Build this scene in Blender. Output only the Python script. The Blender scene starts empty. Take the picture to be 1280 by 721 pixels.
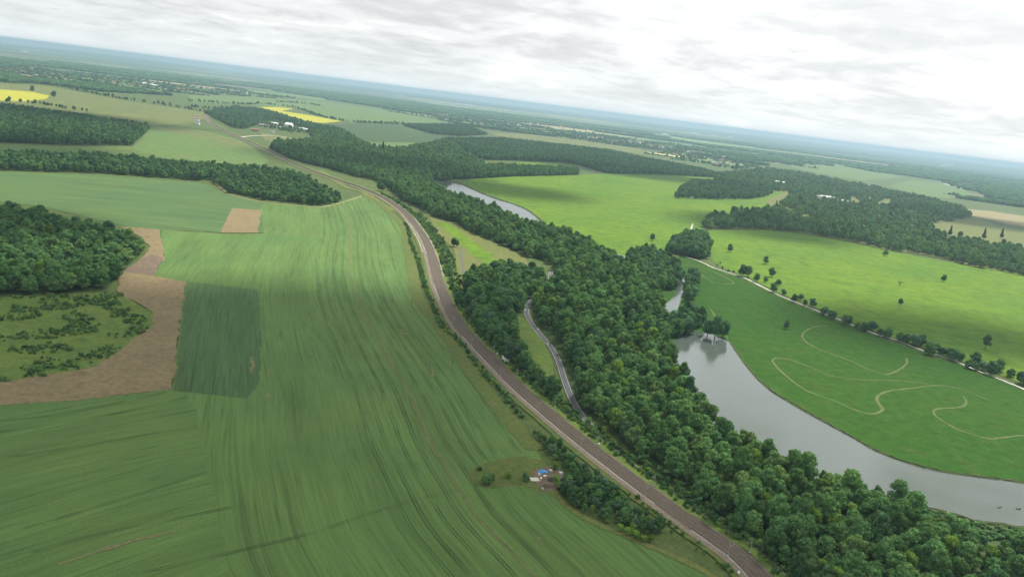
import bpy, bmesh, math, random
import numpy as np
from mathutils import Vector, Matrix, noise

# ------------------------------------------------------------------ camera, sky, sun, exposure
scn = bpy.context.scene
col = scn.collection
R = math.radians
CAM_H, PITCH, ROLL = 240.0, R(12.8), R(7.08)
fwd = Vector((0, math.cos(PITCH), -math.sin(PITCH)))
rt0 = Vector((1, 0, 0)); up0 = rt0.cross(fwd)
cx = rt0 * math.cos(ROLL) + up0 * math.sin(ROLL)
cy = -rt0 * math.sin(ROLL) + up0 * math.cos(ROLL)
cam_d = bpy.data.cameras.new('camera'); cam = bpy.data.objects.new('camera', cam_d)
cam_d.sensor_width = 36; cam_d.lens = 28.8; cam_d.clip_start = 1; cam_d.clip_end = 200000
M = Matrix((cx, cy, -fwd)).transposed().to_4x4(); M.translation = (0, 0, CAM_H)
cam.matrix_world = M
col.objects.link(cam); scn.camera = cam

SUN_EL, SUN_AZ = R(54), R(38)          # azimuth clockwise from the view direction (+Y)
sun_dir = Vector((math.sin(SUN_AZ) * math.cos(SUN_EL), math.cos(SUN_AZ) * math.cos(SUN_EL), math.sin(SUN_EL)))

def nd(nt, typ, **kw):
    n = nt.nodes.new(typ)
    for k, v in kw.items():
        if k.startswith('i_'):
            n.inputs[k[2:].replace('_', ' ')].default_value = v
        else:
            setattr(n, k, v)
    return n
def math_n(nt, op, a, b=None, clamp=False):
    n = nt.nodes.new('ShaderNodeMath'); n.operation = op; n.use_clamp = clamp
    for i, v in enumerate((a, b)):
        if v is None: continue
        if isinstance(v, (int, float)): n.inputs[i].default_value = v
        else: nt.links.new(v, n.inputs[i])
    return n.outputs[0]
def mix_c(nt, fac, a, b, blend='MIX'):
    n = nt.nodes.new('ShaderNodeMix'); n.data_type = 'RGBA'; n.blend_type = blend
    for s, v in ((n.inputs[0], fac), (n.inputs[6], a), (n.inputs[7], b)):
        if isinstance(v, (int, float)): s.default_value = v
        elif isinstance(v, tuple): s.default_value = (*v, 1) if len(v) == 3 else v
        else: nt.links.new(v, s)
    return n.outputs[2]
def ramp(nt, fac, stops, interp='LINEAR'):
    n = nt.nodes.new('ShaderNodeValToRGB'); cr = n.color_ramp; cr.interpolation = interp
    while len(cr.elements) < len(stops): cr.elements.new(0.5)
    for e, (p, c) in zip(cr.elements, stops):
        e.position = p; e.color = (c, c, c, 1) if isinstance(c, (int, float)) else (*c, 1)
    nt.links.new(fac, n.inputs[0]); return n.outputs[0]
def noise_n(nt, vec, scale, detail=3, rough=0.55, dist=0.0):
    n = nt.nodes.new('ShaderNodeTexNoise'); n.inputs['Scale'].default_value = scale
    n.inputs['Detail'].default_value = detail; n.inputs['Roughness'].default_value = rough
    n.inputs['Distortion'].default_value = dist
    if vec is not None: nt.links.new(vec, n.inputs['Vector'])
    return n.outputs[0]

world = bpy.data.worlds.new('World'); scn.world = world; world.use_nodes = True
wt = world.node_tree; wt.nodes.clear()
sky = nd(wt, 'ShaderNodeTexSky', sky_type='NISHITA', sun_disc=False, sun_elevation=SUN_EL, sun_rotation=SUN_AZ)
sky.air_density = 1.0; sky.dust_density = 2.0
tc = nd(wt, 'ShaderNodeTexCoord')
sx = nd(wt, 'ShaderNodeSeparateXYZ'); wt.links.new(tc.outputs['Generated'], sx.inputs[0])
zc = math_n(wt, 'MAXIMUM', sx.outputs[2], 0.0)
den = math_n(wt, 'ADD', zc, 0.13)
cb = nd(wt, 'ShaderNodeCombineXYZ')
wt.links.new(math_n(wt, 'DIVIDE', sx.outputs[0], den), cb.inputs[0])
wt.links.new(math_n(wt, 'DIVIDE', sx.outputs[1], den), cb.inputs[1])
deck = cb.outputs[0]                                     # the cloud deck seen from below
n1 = noise_n(wt, deck, 0.9, 8, 0.6, 0.5)
n2 = noise_n(wt, deck, 3.2, 6, 0.62, 0.4)
mixn = math_n(wt, 'ADD', math_n(wt, 'MULTIPLY', n1, 0.65), math_n(wt, 'MULTIPLY', n2, 0.35))
cov = ramp(wt, mixn, [(0.34, 0.0), (0.42, 1.0)])         # a few thin gaps show pale blue
tone = ramp(wt, mixn, [(0.38, (8.6, 8.8, 8.8)), (0.47, (7.9, 8.1, 8.1)), (0.54, (6.7, 6.9, 6.95)), (0.66, (5.6, 5.8, 5.9))])
dt = nd(wt, 'ShaderNodeVectorMath', operation='DOT_PRODUCT'); wt.links.new(tc.outputs['Generated'], dt.inputs[0]); dt.inputs[1].default_value = sun_dir
glow = math_n(wt, 'POWER', math_n(wt, 'MAXIMUM', dt.outputs['Value'], 0.0), 4.2)
gl = math_n(wt, 'ADD', math_n(wt, 'MULTIPLY', glow, .85), 0.475)
toneg = nd(wt, 'ShaderNodeVectorMath', operation='SCALE'); wt.links.new(tone, toneg.inputs[0]); wt.links.new(gl, toneg.inputs['Scale'])
thin = mix_c(wt, 0.72, sky.outputs[0], (8.2, 8.6, 8.8))  # thin veil of cloud over the blue
cl = mix_c(wt, cov, thin, toneg.outputs[0])
hz = ramp(wt, sx.outputs[2], [(0.0, 0.85), (0.02, 0.35), (0.055, 0.0)])
skyc = mix_c(wt, hz, cl, (4.2, 4.5, 4.6))
bg = nd(wt, 'ShaderNodeBackground'); wt.links.new(skyc, bg.inputs[0]); bg.inputs[1].default_value = 0.1
wo = nd(wt, 'ShaderNodeOutputWorld'); wt.links.new(bg.outputs[0], wo.inputs[0])

sd = bpy.data.lights.new('sun', 'SUN'); sd.energy = 3.0; sd.angle = R(5.0); sd.color = (1.0, 0.95, 0.86)
so = bpy.data.objects.new('sun', sd); col.objects.link(so)
so.rotation_euler = sun_dir.to_track_quat('Z', 'Y').to_euler()

scn.view_settings.view_transform = 'Standard'; scn.view_settings.look = 'None'
scn.view_settings.exposure = 1.2; scn.view_settings.gamma = 1.0; scn.view_settings.use_curve_mapping = False
scn.cycles.use_denoising = True
scn.cycles.max_bounces = 5; scn.cycles.diffuse_bounces = 2; scn.cycles.glossy_bounces = 2
scn.cycles.transmission_bounces = 2; scn.cycles.volume_bounces = 1; scn.cycles.transparent_max_bounces = 8
scn.cycles.volume_step_rate = 4.0

# ------------------------------------------------------------------ helpers
def tag(o, label=None, cat=None, group=None, kind=None):
    for k, v in (('label', label), ('category', cat), ('group', group), ('kind', kind)):
        if v: o[k] = v
    return o
def link(name, me, mat=None, parent=None):
    o = bpy.data.objects.new(name, me); col.objects.link(o)
    if mat is not None and me is not None and not me.materials: me.materials.append(mat)
    if parent is not None: o.parent = parent
    return o
def empty(name, loc=(0, 0, 0), rz=0.0):
    o = bpy.data.objects.new(name, None); col.objects.link(o)
    o.location = loc; o.rotation_euler = (0, 0, rz); o.empty_display_size = 1; return o
def mesh(name, vs, fs, mat=None, smooth=False):
    me = bpy.data.meshes.new(name); me.from_pydata([tuple(v) for v in vs], [], fs)
    if mat is not None: me.materials.append(mat)
    if smooth: me.polygons.foreach_set('use_smooth', [True] * len(me.polygons))
    me.update(); return me
def bm_mesh(name, bm, mat=None, smooth=False):
    me = bpy.data.meshes.new(name); bm.normal_update(); bm.to_mesh(me); bm.free()
    if mat is not None: me.materials.append(mat)
    if smooth: me.polygons.foreach_set('use_smooth', [True] * len(me.polygons))
    return me
def box_vf(x0, x1, y0, y1, z0, z1):
    v = [(x0, y0, z0), (x1, y0, z0), (x1, y1, z0), (x0, y1, z0), (x0, y0, z1), (x1, y0, z1), (x1, y1, z1), (x0, y1, z1)]
    f = [(0, 3, 2, 1), (4, 5, 6, 7), (0, 1, 5, 4), (1, 2, 6, 5), (2, 3, 7, 6), (3, 0, 4, 7)]
    return v, f
def box(name, x0, x1, y0, y1, z0, z1, mat, parent=None):
    v, f = box_vf(x0, x1, y0, y1, z0, z1); return link(name, mesh(name, v, f, mat), None, parent)
class MB:
    def __init__(s): s.v = []; s.f = []
    def box(s, *a):
        v, f = box_vf(*a); n = len(s.v); s.v += v; s.f += [tuple(i + n for i in q) for q in f]; return s
    def add(s, v, f):
        n = len(s.v); s.v += list(v); s.f += [tuple(i + n for i in q) for q in f]; return s
    def tube(s, p, q, r0, r1=None, k=6):
        p, q = Vector(p), Vector(q); r1 = r0 if r1 is None else r1
        d = (q - p).normalized(); a = d.orthogonal().normalized(); b = d.cross(a); n = len(s.v)
        for c, r in ((p, r0), (q, r1)):
            for i in range(k):
                t = 2 * math.pi * i / k; s.v.append(tuple(c + (a * math.cos(t) + b * math.sin(t)) * r))
        for i in range(k):
            j = (i + 1) % k; s.f.append((n + i, n + j, n + k + j, n + k + i))
        s.f.append(tuple(n + k + i for i in range(k))); s.f.append(tuple(n + k - 1 - i for i in range(k))); return s
    def build(s, name, mat, parent=None, smooth=False):
        return link(name, mesh(name, s.v, s.f, mat, smooth), None, parent)
def smooth_line(pts, step=8.0):
    P_ = [np.array(p, float) for p in pts]; P_ = [2 * P_[0] - P_[1]] + P_ + [2 * P_[-1] - P_[-2]]; out = []
    for i in range(1, len(P_) - 2):
        a, b, c, d = P_[i - 1:i + 3]; n = max(2, int(np.linalg.norm(c - b) / step))
        for k in range(n):
            t = k / n
            out.append(0.5 * ((2 * b) + (c - a) * t + (2 * a - 5 * b + 4 * c - d) * t * t + (3 * b - a - 3 * c + d) * t ** 3))
    out.append(P_[-2]); return np.array(out)
def normals2(L):
    t = np.gradient(L, axis=0); t /= np.linalg.norm(t, axis=1)[:, None] + 1e-9
    return np.stack([t[:, 1], -t[:, 0]], 1)            # to the right of travel
def ribbon(name, L, o0, o1, z, mat, parent=None, kind='structure', wob=0.0, seed=0, z1=None):
    L = np.asarray(L); N = normals2(L); rs = np.random.RandomState(seed); n = len(L)
    w0 = o0 + wob * (rs.rand(n) - .5); w1 = o1 + wob * (rs.rand(n) - .5)
    A = L + N * w0[:, None] if np.ndim(w0) else L + N * o0
    B = L + N * w1[:, None] if np.ndim(w1) else L + N * o1
    vs = [(a[0], a[1], z) for a in A] + [(b[0], b[1], z if z1 is None else z1) for b in B]
    fs = [(i, n + i, n + i + 1, i + 1) for i in range(n - 1)]
    o = link(name, mesh(name, vs, fs, mat), None, parent)
    if parent is None and kind: o['kind'] = kind
    return o
def inside(poly, X, Y):
    poly = np.asarray(poly, float); c = np.zeros(len(X), bool); n = len(poly)
    for i in range(n):
        x0, y0 = poly[i]; x1, y1 = poly[(i + 1) % n]
        if y0 == y1: continue
        m = ((y0 > Y) != (y1 > Y)) & (X < (x1 - x0) * (Y - y0) / (y1 - y0) + x0); c ^= m
    return c
def rough_poly(poly, amp, step, seed=1):
    """the outline with a slightly uneven edge"""
    rs = np.random.RandomState(seed); out = []; n = len(poly)
    for i in range(n):
        a, b = np.array(poly[i], float), np.array(poly[(i + 1) % n], float); d = b - a; L = np.linalg.norm(d); k = max(1, min(60, int(L / step)))
        nn = np.array([d[1], -d[0]]) / (L + 1e-6)
        for j in range(k): out.append(tuple(a + d * j / k + nn * amp * (rs.rand() - .5) * (1 if j else .3)))
    return out
def sheet(name, poly, z, mat, grid=None, kind='structure', parent=None, rough=0, step=15):
    if rough: poly = rough_poly(poly, rough, step, len(poly))
    bm = bmesh.new(); vs = [bm.verts.new((x, y, z)) for x, y in poly]
    f = bm.faces.new(vs); f.normal_update()
    if f.normal.z < 0: bmesh.ops.reverse_faces(bm, faces=[f])
    bmesh.ops.triangulate(bm, faces=bm.faces[:])
    if grid:
        xs = [p[0] for p in poly]; ys = [p[1] for p in poly]
        for ax, lo, hi in ((0, min(xs), max(xs)), (1, min(ys), max(ys))):
            c = math.ceil(lo / grid) * grid
            while c < hi:
                no = (1, 0, 0) if ax == 0 else (0, 1, 0); co = (c, 0, 0) if ax == 0 else (0, c, 0)
                bmesh.ops.bisect_plane(bm, geom=bm.verts[:] + bm.edges[:] + bm.faces[:], plane_co=co, plane_no=no); c += grid
    o = link(name, bm_mesh(name, bm, mat), None, parent)
    if parent is None and kind: o['kind'] = kind
    return o
def in_frame(x, y, z=8, mx=1.02):
    v = Vector((x, y, z - CAM_H)); d = v.dot(fwd)
    if d <= 0: return False
    return abs(v.dot(cx) / d) < .625 * mx and abs(v.dot(cy) / d) < .352 * mx

# ------------------------------------------------------------------ materials
def new_mat(name, rough=0.9, spec=0.2):
    m = bpy.data.materials.new(name); m.use_nodes = True; nt = m.node_tree
    b = nt.nodes['Principled BSDF']; b.inputs['Roughness'].default_value = rough; b.inputs['Specular IOR Level'].default_value = spec
    return m, nt, b
def plain(name, c, rough=0.8, spec=0.3, var=0.25, scale=0.8, metal=0.0):
    m, nt, b = new_mat(name, rough, spec); b.inputs['Metallic'].default_value = metal
    g = nd(nt, 'ShaderNodeNewGeometry'); n = noise_n(nt, g.outputs['Position'], scale, 4)
    f = ramp(nt, n, [(0.3, 1 - var), (0.7, 1 + var * .6)])
    nt.links.new(mix_c(nt, 1.0, c, f, 'MULTIPLY'), b.inputs['Base Color']); return m
def land(name, c1, c2, c3=None, big=0.006, mid=0.05, fine=0.9, stretch=None, spec=0.1, speck=0.35):
    """grass, crop or soil: broad patches, middle blotches, fine speckle"""
    m, nt, b = new_mat(name, 0.95, spec)
    g = nd(nt, 'ShaderNodeNewGeometry'); pos = g.outputs['Position']
    nA = noise_n(nt, pos, big, 4, 0.6, 0.4); c = mix_c(nt, ramp(nt, nA, [(0.32, 0), (0.68, 1)]), c1, c2)
    pv = pos
    if stretch:
        mp = nd(nt, 'ShaderNodeMapping'); mp.inputs['Rotation'].default_value = (0, 0, stretch[0]); mp.inputs['Scale'].default_value = (1, stretch[1], 1)
        nt.links.new(pos, mp.inputs[0]); pv = mp.outputs[0]
    if c3:
        nB = noise_n(nt, pv, mid, 5, 0.62, 0.2); c = mix_c(nt, ramp(nt, nB, [(0.52, 0), (0.72, 0.85)]), c, c3)
    nC = noise_n(nt, pv, fine, 4, 0.7)
    c = mix_c(nt, 1.0, c, ramp(nt, nC, [(0.25, 1 - speck), (0.75, 1 + speck * .7)]), 'MULTIPLY')
    nD = noise_n(nt, pv, mid * 2.3, 3, .6)
    c = mix_c(nt, 1.0, c, ramp(nt, nD, [(0.3, .78), (0.7, 1.16)]), 'MULTIPLY')
    nt.links.new(c, b.inputs['Base Color'])
    bp = nd(nt, 'ShaderNodeBump'); bp.inputs['Strength'].default_value = 0.35; bp.inputs['Distance'].default_value = 0.6
    nt.links.new(nC, bp.inputs['Height']); nt.links.new(bp.outputs[0], b.inputs['Normal']); return m
def crop_mat(name, c1, c2, c3, row=0.35):
    """young cereal: the drill rows follow the field's own row coordinate (attribute rowco, metres across and along)"""
    m, nt, b = new_mat(name, 0.92, 0.12)
    g = nd(nt, 'ShaderNodeNewGeometry'); pos = g.outputs['Position']
    at = nd(nt, 'ShaderNodeAttribute', attribute_name='rowco')
    mp = nd(nt, 'ShaderNodeMapping'); mp.inputs['Scale'].default_value = (1, 0.035, 1); nt.links.new(at.outputs['Vector'], mp.inputs[0])
    mp2 = nd(nt, 'ShaderNodeMapping'); mp2.inputs['Scale'].default_value = (1, 0.12, 1); nt.links.new(at.outputs['Vector'], mp2.inputs[0])
    nA = noise_n(nt, pos, 0.007, 5, 0.6, 0.5); c = mix_c(nt, ramp(nt, nA, [(0.35, 0), (0.66, 1)]), c1, c2)
    nS = noise_n(nt, mp.outputs[0], 0.45, 4, 0.62)
    c = mix_c(nt, 1.0, c, ramp(nt, nS, [(0.3, 1 - row), (0.7, 1 + row * .55)]), 'MULTIPLY')
    nT = noise_n(nt, mp2.outputs[0], 0.16, 4, 0.6)
    c = mix_c(nt, ramp(nt, nT, [(0.64, 0), (0.78, 0.55)]), c, c3)
    mp3 = nd(nt, 'ShaderNodeMapping'); mp3.inputs['Scale'].default_value = (1, 0.012, 1); nt.links.new(at.outputs['Vector'], mp3.inputs[0])
    for sc_, wd_, dk_ in ((.22, .008, .74), (.42, .009, .82)):
        nL = noise_n(nt, mp3.outputs[0], sc_, 1, .4)
        c = mix_c(nt, 1.0, c, ramp(nt, nL, [(.5 - wd_ * 2, 1.0), (.5 - wd_ * .5, dk_), (.5 + wd_ * .5, dk_), (.5 + wd_ * 2, 1.0)]), 'MULTIPLY')
    nP = noise_n(nt, mp2.outputs[0], 0.035, 3, 0.6)
    c = mix_c(nt, 1.0, c, ramp(nt, nP, [(0.3, .84), (0.7, 1.12)]), 'MULTIPLY')
    nC = noise_n(nt, pos, 1.1, 3, 0.7)
    c = mix_c(nt, 1.0, c, ramp(nt, nC, [(0.25, .72), (0.75, 1.22)]), 'MULTIPLY')
    nt.links.new(c, b.inputs['Base Color'])
    bp = nd(nt, 'ShaderNodeBump'); bp.inputs['Strength'].default_value = 0.4; bp.inputs['Distance'].default_value = 0.5
    nt.links.new(nS, bp.inputs['Height']); nt.links.new(bp.outputs[0], b.inputs['Normal']); return m
def leaf_mat(name, c, c2, trans=0.22):
    m = bpy.data.materials.new(name); m.use_nodes = True; nt = m.node_tree; nt.nodes.clear()
    oi = nd(nt, 'ShaderNodeObjectInfo'); g = nd(nt, 'ShaderNodeNewGeometry')
    base = mix_c(nt, oi.outputs['Random'], c, c2)
    n = noise_n(nt, g.outputs['Position'], 0.35, 3, .6)
    base = mix_c(nt, 1.0, base, ramp(nt, n, [(0.3, .7), (0.7, 1.25)]), 'MULTIPLY')
    rnd = math_n(nt, 'FRACT', math_n(nt, 'MULTIPLY', oi.outputs['Random'], 37.7))
    base = mix_c(nt, 1.0, base, ramp(nt, rnd, [(0, .66), (1, 1.28)]), 'MULTIPLY')
    d = nd(nt, 'ShaderNodeBsdfDiffuse'); t = nd(nt, 'ShaderNodeBsdfTranslucent'); mx = nd(nt, 'ShaderNodeMixShader'); mx.inputs[0].default_value = trans
    nt.links.new(base, d.inputs[0]); nt.links.new(mix_c(nt, 1.0, base, (1.25, 1.3, .7), 'MULTIPLY'), t.inputs[0])
    nt.links.new(d.outputs[0], mx.inputs[1]); nt.links.new(t.outputs[0], mx.inputs[2])
    o = nd(nt, 'ShaderNodeOutputMaterial'); nt.links.new(mx.outputs[0], o.inputs[0]); return m

m_crop = crop_mat('young_wheat', (.079, .150, .042), (.099, .163, .042), (.152, .166, .064), .20)
m_crop_dark = crop_mat('thin_dark_crop', (.056, .110, .040), (.066, .118, .040), (.14, .12, .066), .24)
m_crop_b = crop_mat('wheat_upper_field', (0.065, 0.1229, 0.0434), (0.0795, 0.1337, 0.0416), (0.1129, 0.1355, 0.0587), .17)
m_verge = land('rough_verge', (0.0946, 0.1161, 0.0301), (0.0774, 0.1204, 0.0301), (0.1376, 0.1204, 0.043), .02, .12)
m_dry = land('dry_grass', (0.129, 0.1419, 0.0387), (0.1032, 0.129, 0.0387), (0.172, 0.1376, 0.0645), .02, .10)
m_soil = land('bare_soil', (.205, .160, .086), (.172, .134, .072), (.135, .105, .058), .02, .09, 0.8, speck=.2)
m_soil_dark = land('damp_soil', (0.1419, 0.1075, 0.0757), (0.1247, 0.0946, 0.0688), (0.1634, 0.129, 0.0903), .02, .09, 0.8, speck=.2)
m_meadow = land('meadow_grass', (.078, .156, .020), (.116, .186, .019), (.070, .122, .026), .005, .022, .35, spec=0.03, speck=.30)
m_park = land('park_grass', (.026, .074, .012), (.034, .082, .012), (.050, .082, .018), .006, .04, .5, spec=0.02, speck=.30)
m_far_meadow = land('pale_meadow', (0.086, 0.1505, 0.043), (0.1032, 0.1505, 0.043), (0.1204, 0.1376, 0.0516), .004, .02, .3)
m_wood_floor = land('woodland_floor', (.035, .065, .022), (.05, .08, .026), (.07, .075, .035), .02, .1)
m_olive = land('olive_field', (0.1247, 0.1419, 0.0413), (0.1032, 0.1333, 0.043), (0.1462, 0.129, 0.0688), .003, .02, .3, (R(-20), .15))
m_rape = land('flowering_rape', (.36, .33, .025), (.31, .31, .03), (.24, .27, .045), .004, .03, .4, speck=.2)
m_tan = land('stubble', (0.2494, 0.215, 0.1118), (0.215, 0.1892, 0.0946), (0.1806, 0.1806, 0.0774), .004, .03, .4)
m_scrub = land('scrubby_grass', (0.1236, 0.172, 0.0344), (0.0914, 0.1451, 0.0323), (0.0645, 0.1075, 0.0301), .025, .08, .6)
m_path = land('worn_grass', (.092, .122, .046), (.080, .112, .040), (.115, .125, .058), .05, .2, .8)
m_drive = plain('pale_gravel', (.42, .40, .35), .9)
m_road = plain('tarmac', (.085, .085, .088), .85, .3, .15, .5)
m_ballast = land('ballast', (.150, .122, .094), (.132, .108, .084), (.10, .083, .066), .03, .2, 1.5, speck=.28)
m_bed = land('sleeper_bed', (.108, .088, .068), (.094, .077, .060), (.135, .105, .078), .03, .3, 1.8, speck=.3)
m_rail = plain('rail_steel', (.20, .165, .14), .45, .5, .2, .3, .6)
m_conc = plain('concrete', (.40, .37, .32), .85)
m_steel = plain('galvanised_steel', (.36, .38, .38), .5, .5, .1, .5, .3)
m_white = plain('white_paint', (.78, .78, .76), .6, .4, .08)
m_pale = plain('cream_render', (.66, .62, .54), .8, .3, .12, .3)
m_stone = plain('pale_stone', (.55, .51, .43), .85, .3, .15, .3)
m_brick = plain('red_brick', (.30, .16, .11), .85, .3, .2, .5)
m_slate = plain('slate_roof', (.17, .175, .18), .6, .4, .15, .4)
m_tile = plain('tile_roof', (.26, .13, .085), .8, .3, .2, .5)
m_sheet = plain('metal_sheet_roof', (.62, .63, .62), .45, .5, .1, .3)
m_grey = plain('grey_cladding', (.35, .36, .35), .6, .4, .1)
m_glass = plain('dark_glass', (.03, .035, .04), .1, .6, .1)
m_wood = plain('weathered_timber', (.10, .085, .07), .85)
m_bark = plain('bark', (.07, .055, .042), .95, .1, .3, 2)
m_tyre = plain('tyre_rubber', (.02, .02, .02), .9)
m_blue = plain('blue_tarpaulin', (.05, .26, .62), .5, .4, .2, .6)
m_black = plain('dark_heap', (.055, .05, .048), .95, .1, .4, .7)
m_carred = plain('maroon_paint', (.12, .02, .025), .35, .5, .05)
m_cardark = plain('charcoal_paint', (.03, .033, .04), .35, .5, .05)
m_bank = land('bank_earth', (.055, .075, .03), (.075, .09, .035), (.11, .095, .06), .05, .25, 1.2)
L_dark = leaf_mat('leaf_dark', (0.0696, 0.1515, 0.0662), (0.084, 0.1733, 0.072))
L_mid = leaf_mat('leaf_mid', (0.0966, 0.2031, 0.0745), (0.1196, 0.224, 0.0745))
L_light = leaf_mat('leaf_light', (0.1342, 0.233, 0.0871), (0.1496, 0.2378, 0.0792))
L_yel = leaf_mat('leaf_yellow', (0.165, 0.2675, 0.0504), (0.15, 0.2568, 0.054))
L_blue = leaf_mat('leaf_grey_green', (0.11, 0.1942, 0.1214), (0.0968, 0.1824, 0.1056))
L_con = leaf_mat('needles', (.018, .036, .020), (.026, .046, .024), .08)

m_water, nt, b = new_mat('lake_water', 0.06, 0.5)
b.inputs['Base Color'].default_value = (.062, .078, .068, 1); b.inputs['IOR'].default_value = 1.333
g = nd(nt, 'ShaderNodeNewGeometry')
nW = noise_n(nt, g.outputs['Position'], 0.9, 4, .6); bp = nd(nt, 'ShaderNodeBump'); bp.inputs['Strength'].default_value = .12; bp.inputs['Distance'].default_value = .25
nt.links.new(nW, bp.inputs['Height']); nt.links.new(bp.outputs[0], b.inputs['Normal'])
nW2 = noise_n(nt, g.outputs['Position'], 0.02, 3); nt.links.new(ramp(nt, nW2, [(.35, .05), (.65, .16)]), b.inputs['Roughness'])

# ------------------------------------------------------------------ ground to the horizon
RAD = 45000.0
m_ground = land('rough_grass', (0.0645, 0.0989, 0.0292), (0.0774, 0.1075, 0.031), (0.086, 0.1032, 0.0387), .004, .03, .5)
seg = 128
sheet('ground', [(RAD * math.cos(2 * math.pi * i / seg), RAD * math.sin(2 * math.pi * i / seg)) for i in range(seg)], -0.4, m_ground)

# low far hills along the horizon
rs = np.random.RandomState(4)
hv, hf = [], []; NA, NR = 160, 7
for j in range(NR):
    r = 27000 + j * 2900
    for i in range(NA + 1):
        a = R(-62 + 124 * i / NA); x, y = r * math.sin(a), r * math.cos(a)
        h = noise.fractal(Vector((x / 7000, y / 7000, 2.0)), 1.0, 2.0, 4)
        hv.append((x, y, -3 + max(0, 75 * (h + .25)) * (0 if j in (0, NR - 1) else 1)))
for j in range(NR - 1):
    for i in range(NA):
        q = j * (NA + 1) + i; hf.append((q, q + NA + 1, q + NA + 2, q + 1))
m_hill = land('far_wooded_hills', (.04, .07, .03), (.08, .11, .045), (.11, .13, .05), .0007, .002, .005)
tag(link('hills', mesh('hills', hv, hf, m_hill, True)), kind='structure')

# ------------------------------------------------------------------ traced layout (metres; x east of the flight line, y along it)
RAIL = smooth_line([(220.9,245.4),(194.5,315.9),(166.1,385.0),(154.5,413.0),(147.4,433.7),(118.3,479.0),(89.9,526.6),(56.6,586.7),(17.7,665.5),(-4.9,719.9),(-35.5,798.2),(-58.4,866.1),(-91.4,1007.4),(-127.5,1206.0),(-162.9,1368.8),(-216,1562),(-259,1682),(-313,1802),(-380,1912),(-444,1990),(-502,2065),(-582,2172),(-683,2333),(-829,2591),(-1000,2874),(-1176,3165),(-1345,3470)], 10)

FIELD_A = [(-227.2,192.2),(-442.1,397.9),(-365.0,468.1),(-334.0,513.6),(-284.3,543.5),(-244.1,576.5),(-330.4,799.0),(-364.0,887.0),(-403.3,894.0),(-433.0,987.4),(-512.7,1153.5),(-435.1,1178.2),(-383.4,1219.4),(-463.3,1430.0),(-481,1520),(-382,1546),(-367,1681),(-355,1802),(-307,1717),(-254,1585),(-204.9,1444.8),(-165.4,1248.7),(-130.3,1058.0),(-108.3,945.8),(-76.9,850.6),(-42.1,754.2),(-12.7,664.6),(8.6,605.3),(22.4,569.9),(32.5,548.4),(40.9,502.0),(46.5,475.4),(56.9,460.4),(79.1,444.6),(101.9,430.2),(125.2,412.1),(142.6,392.2),(181.4,318.6),(205.1,253.0)]
FIELD_B = [(-1211.0,1156.2),(-1062.4,1389.7),(-961.6,1491.8),(-831,1612),(-665,1677),(-565,1563),(-481,1520),(-463.3,1430.0),(-385.5,1225.6),(-437.3,1184.0),(-512.7,1153.5),(-547.0,1140.5),(-628.8,1175.3),(-722.9,1214.5),(-915.5,1195.6),(-1155.9,1102.4)]
DARKPLOT = [(-363.2,887.4),(-283.2,891.4),(-226.7,727.7),(-188.5,607.8),(-186.5,576.2),(-221.9,574.0),(-241.8,573.8),(-308.2,746.5)]
SOIL = [(-564.6,1141.2),(-512.7,1153.5),(-480.2,1086.0),(-432.2,987.9),(-409.2,912.9),(-403.3,894.0),(-364.0,887.0),(-330.4,799.0),(-274.6,657.3),(-244.1,576.5),(-283.6,542.1),(-333.2,512.3),(-374.7,481.0),(-421.3,431.6),(-451.0,463.6),(-399.5,513.7),(-356.8,549.1),(-336.9,574.6),(-315.2,602.3),(-319.1,661.8),(-324.9,724.2),(-343.5,759.8),(-378.2,791.2),(-400.8,803.8),(-432.7,876.3),(-442.8,915.2),(-455.9,982.8),(-474.0,1039.4),(-511.3,1089.3)]
SOILPLOT = [(-502.9,1413.5),(-455.1,1426.8),(-393.2,1219.4),(-437.3,1184.0)]
SCRUB = [(-585.9,608.7),(-528.9,684.6),(-482.9,745.8),(-403.6,809.5),(-376.9,788.5),(-343.5,759.8),(-324.9,724.2),(-318.1,659.9),(-314.4,600.6),(-336.0,573.1),(-355.9,547.7),(-399.5,513.7),(-451.0,463.6)]
FIELD_C = [(-1335,1750),(-1222,1897),(-1106,2029),(-1046,2173),(-1115,2364),(-1347,2945),(-1210,3032),(-980,2802),(-846,2552),(-707,2256),(-684,2144),(-786,2027),(-1020,1941),(-1263,1655)]
FIELD_E = [(-2854,3757),(-2880,4481),(-2788,4771),(-2137,4301),(-1615,4120),(-1431,3626),(-1332,3258),(-1347,2945),(-1535,3091),(-1875,3104),(-2022,3144),(-2307,3034)]
MEADOW1 = [(-174,2276),(-158,2446),(-45,2689),(192,3093),(331,3371),(621,3756),(883,3959),(912,3831),(698,3237),(519,2750),(537,2676),(822,2985),(1053,3503),(1143,3609),(951,3048),(822,2729),(665,2476),(512,2212),(440,1962),(387,1745),(288,1556),(276.5,1441.4),(217.0,1424.7),(183.4,1402.1),(159.5,1416.6),(137,1500),(81,1631),(53,1673),(14,1882),(-25,1981),(-109,2122)]
MEADOW2 = [(439,1924),(541,2020),(626,2077),(722,2087),(776,2065),(835,2024),(880,1965),(985,1891),(1154,1830),(1322,1785),(1669,1601),(626.8,547.9),(602.5,760.5),(590.7,885.0),(568.6,935.6),(546.3,976.4),(522.4,1010.2),(486.3,1072.7),(463.7,1129.2),(445.2,1175.4),(425.2,1225.5),(409.2,1277.1),(389.6,1377.1),(364.2,1416.7),(360.0,1496.7)]
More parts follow.
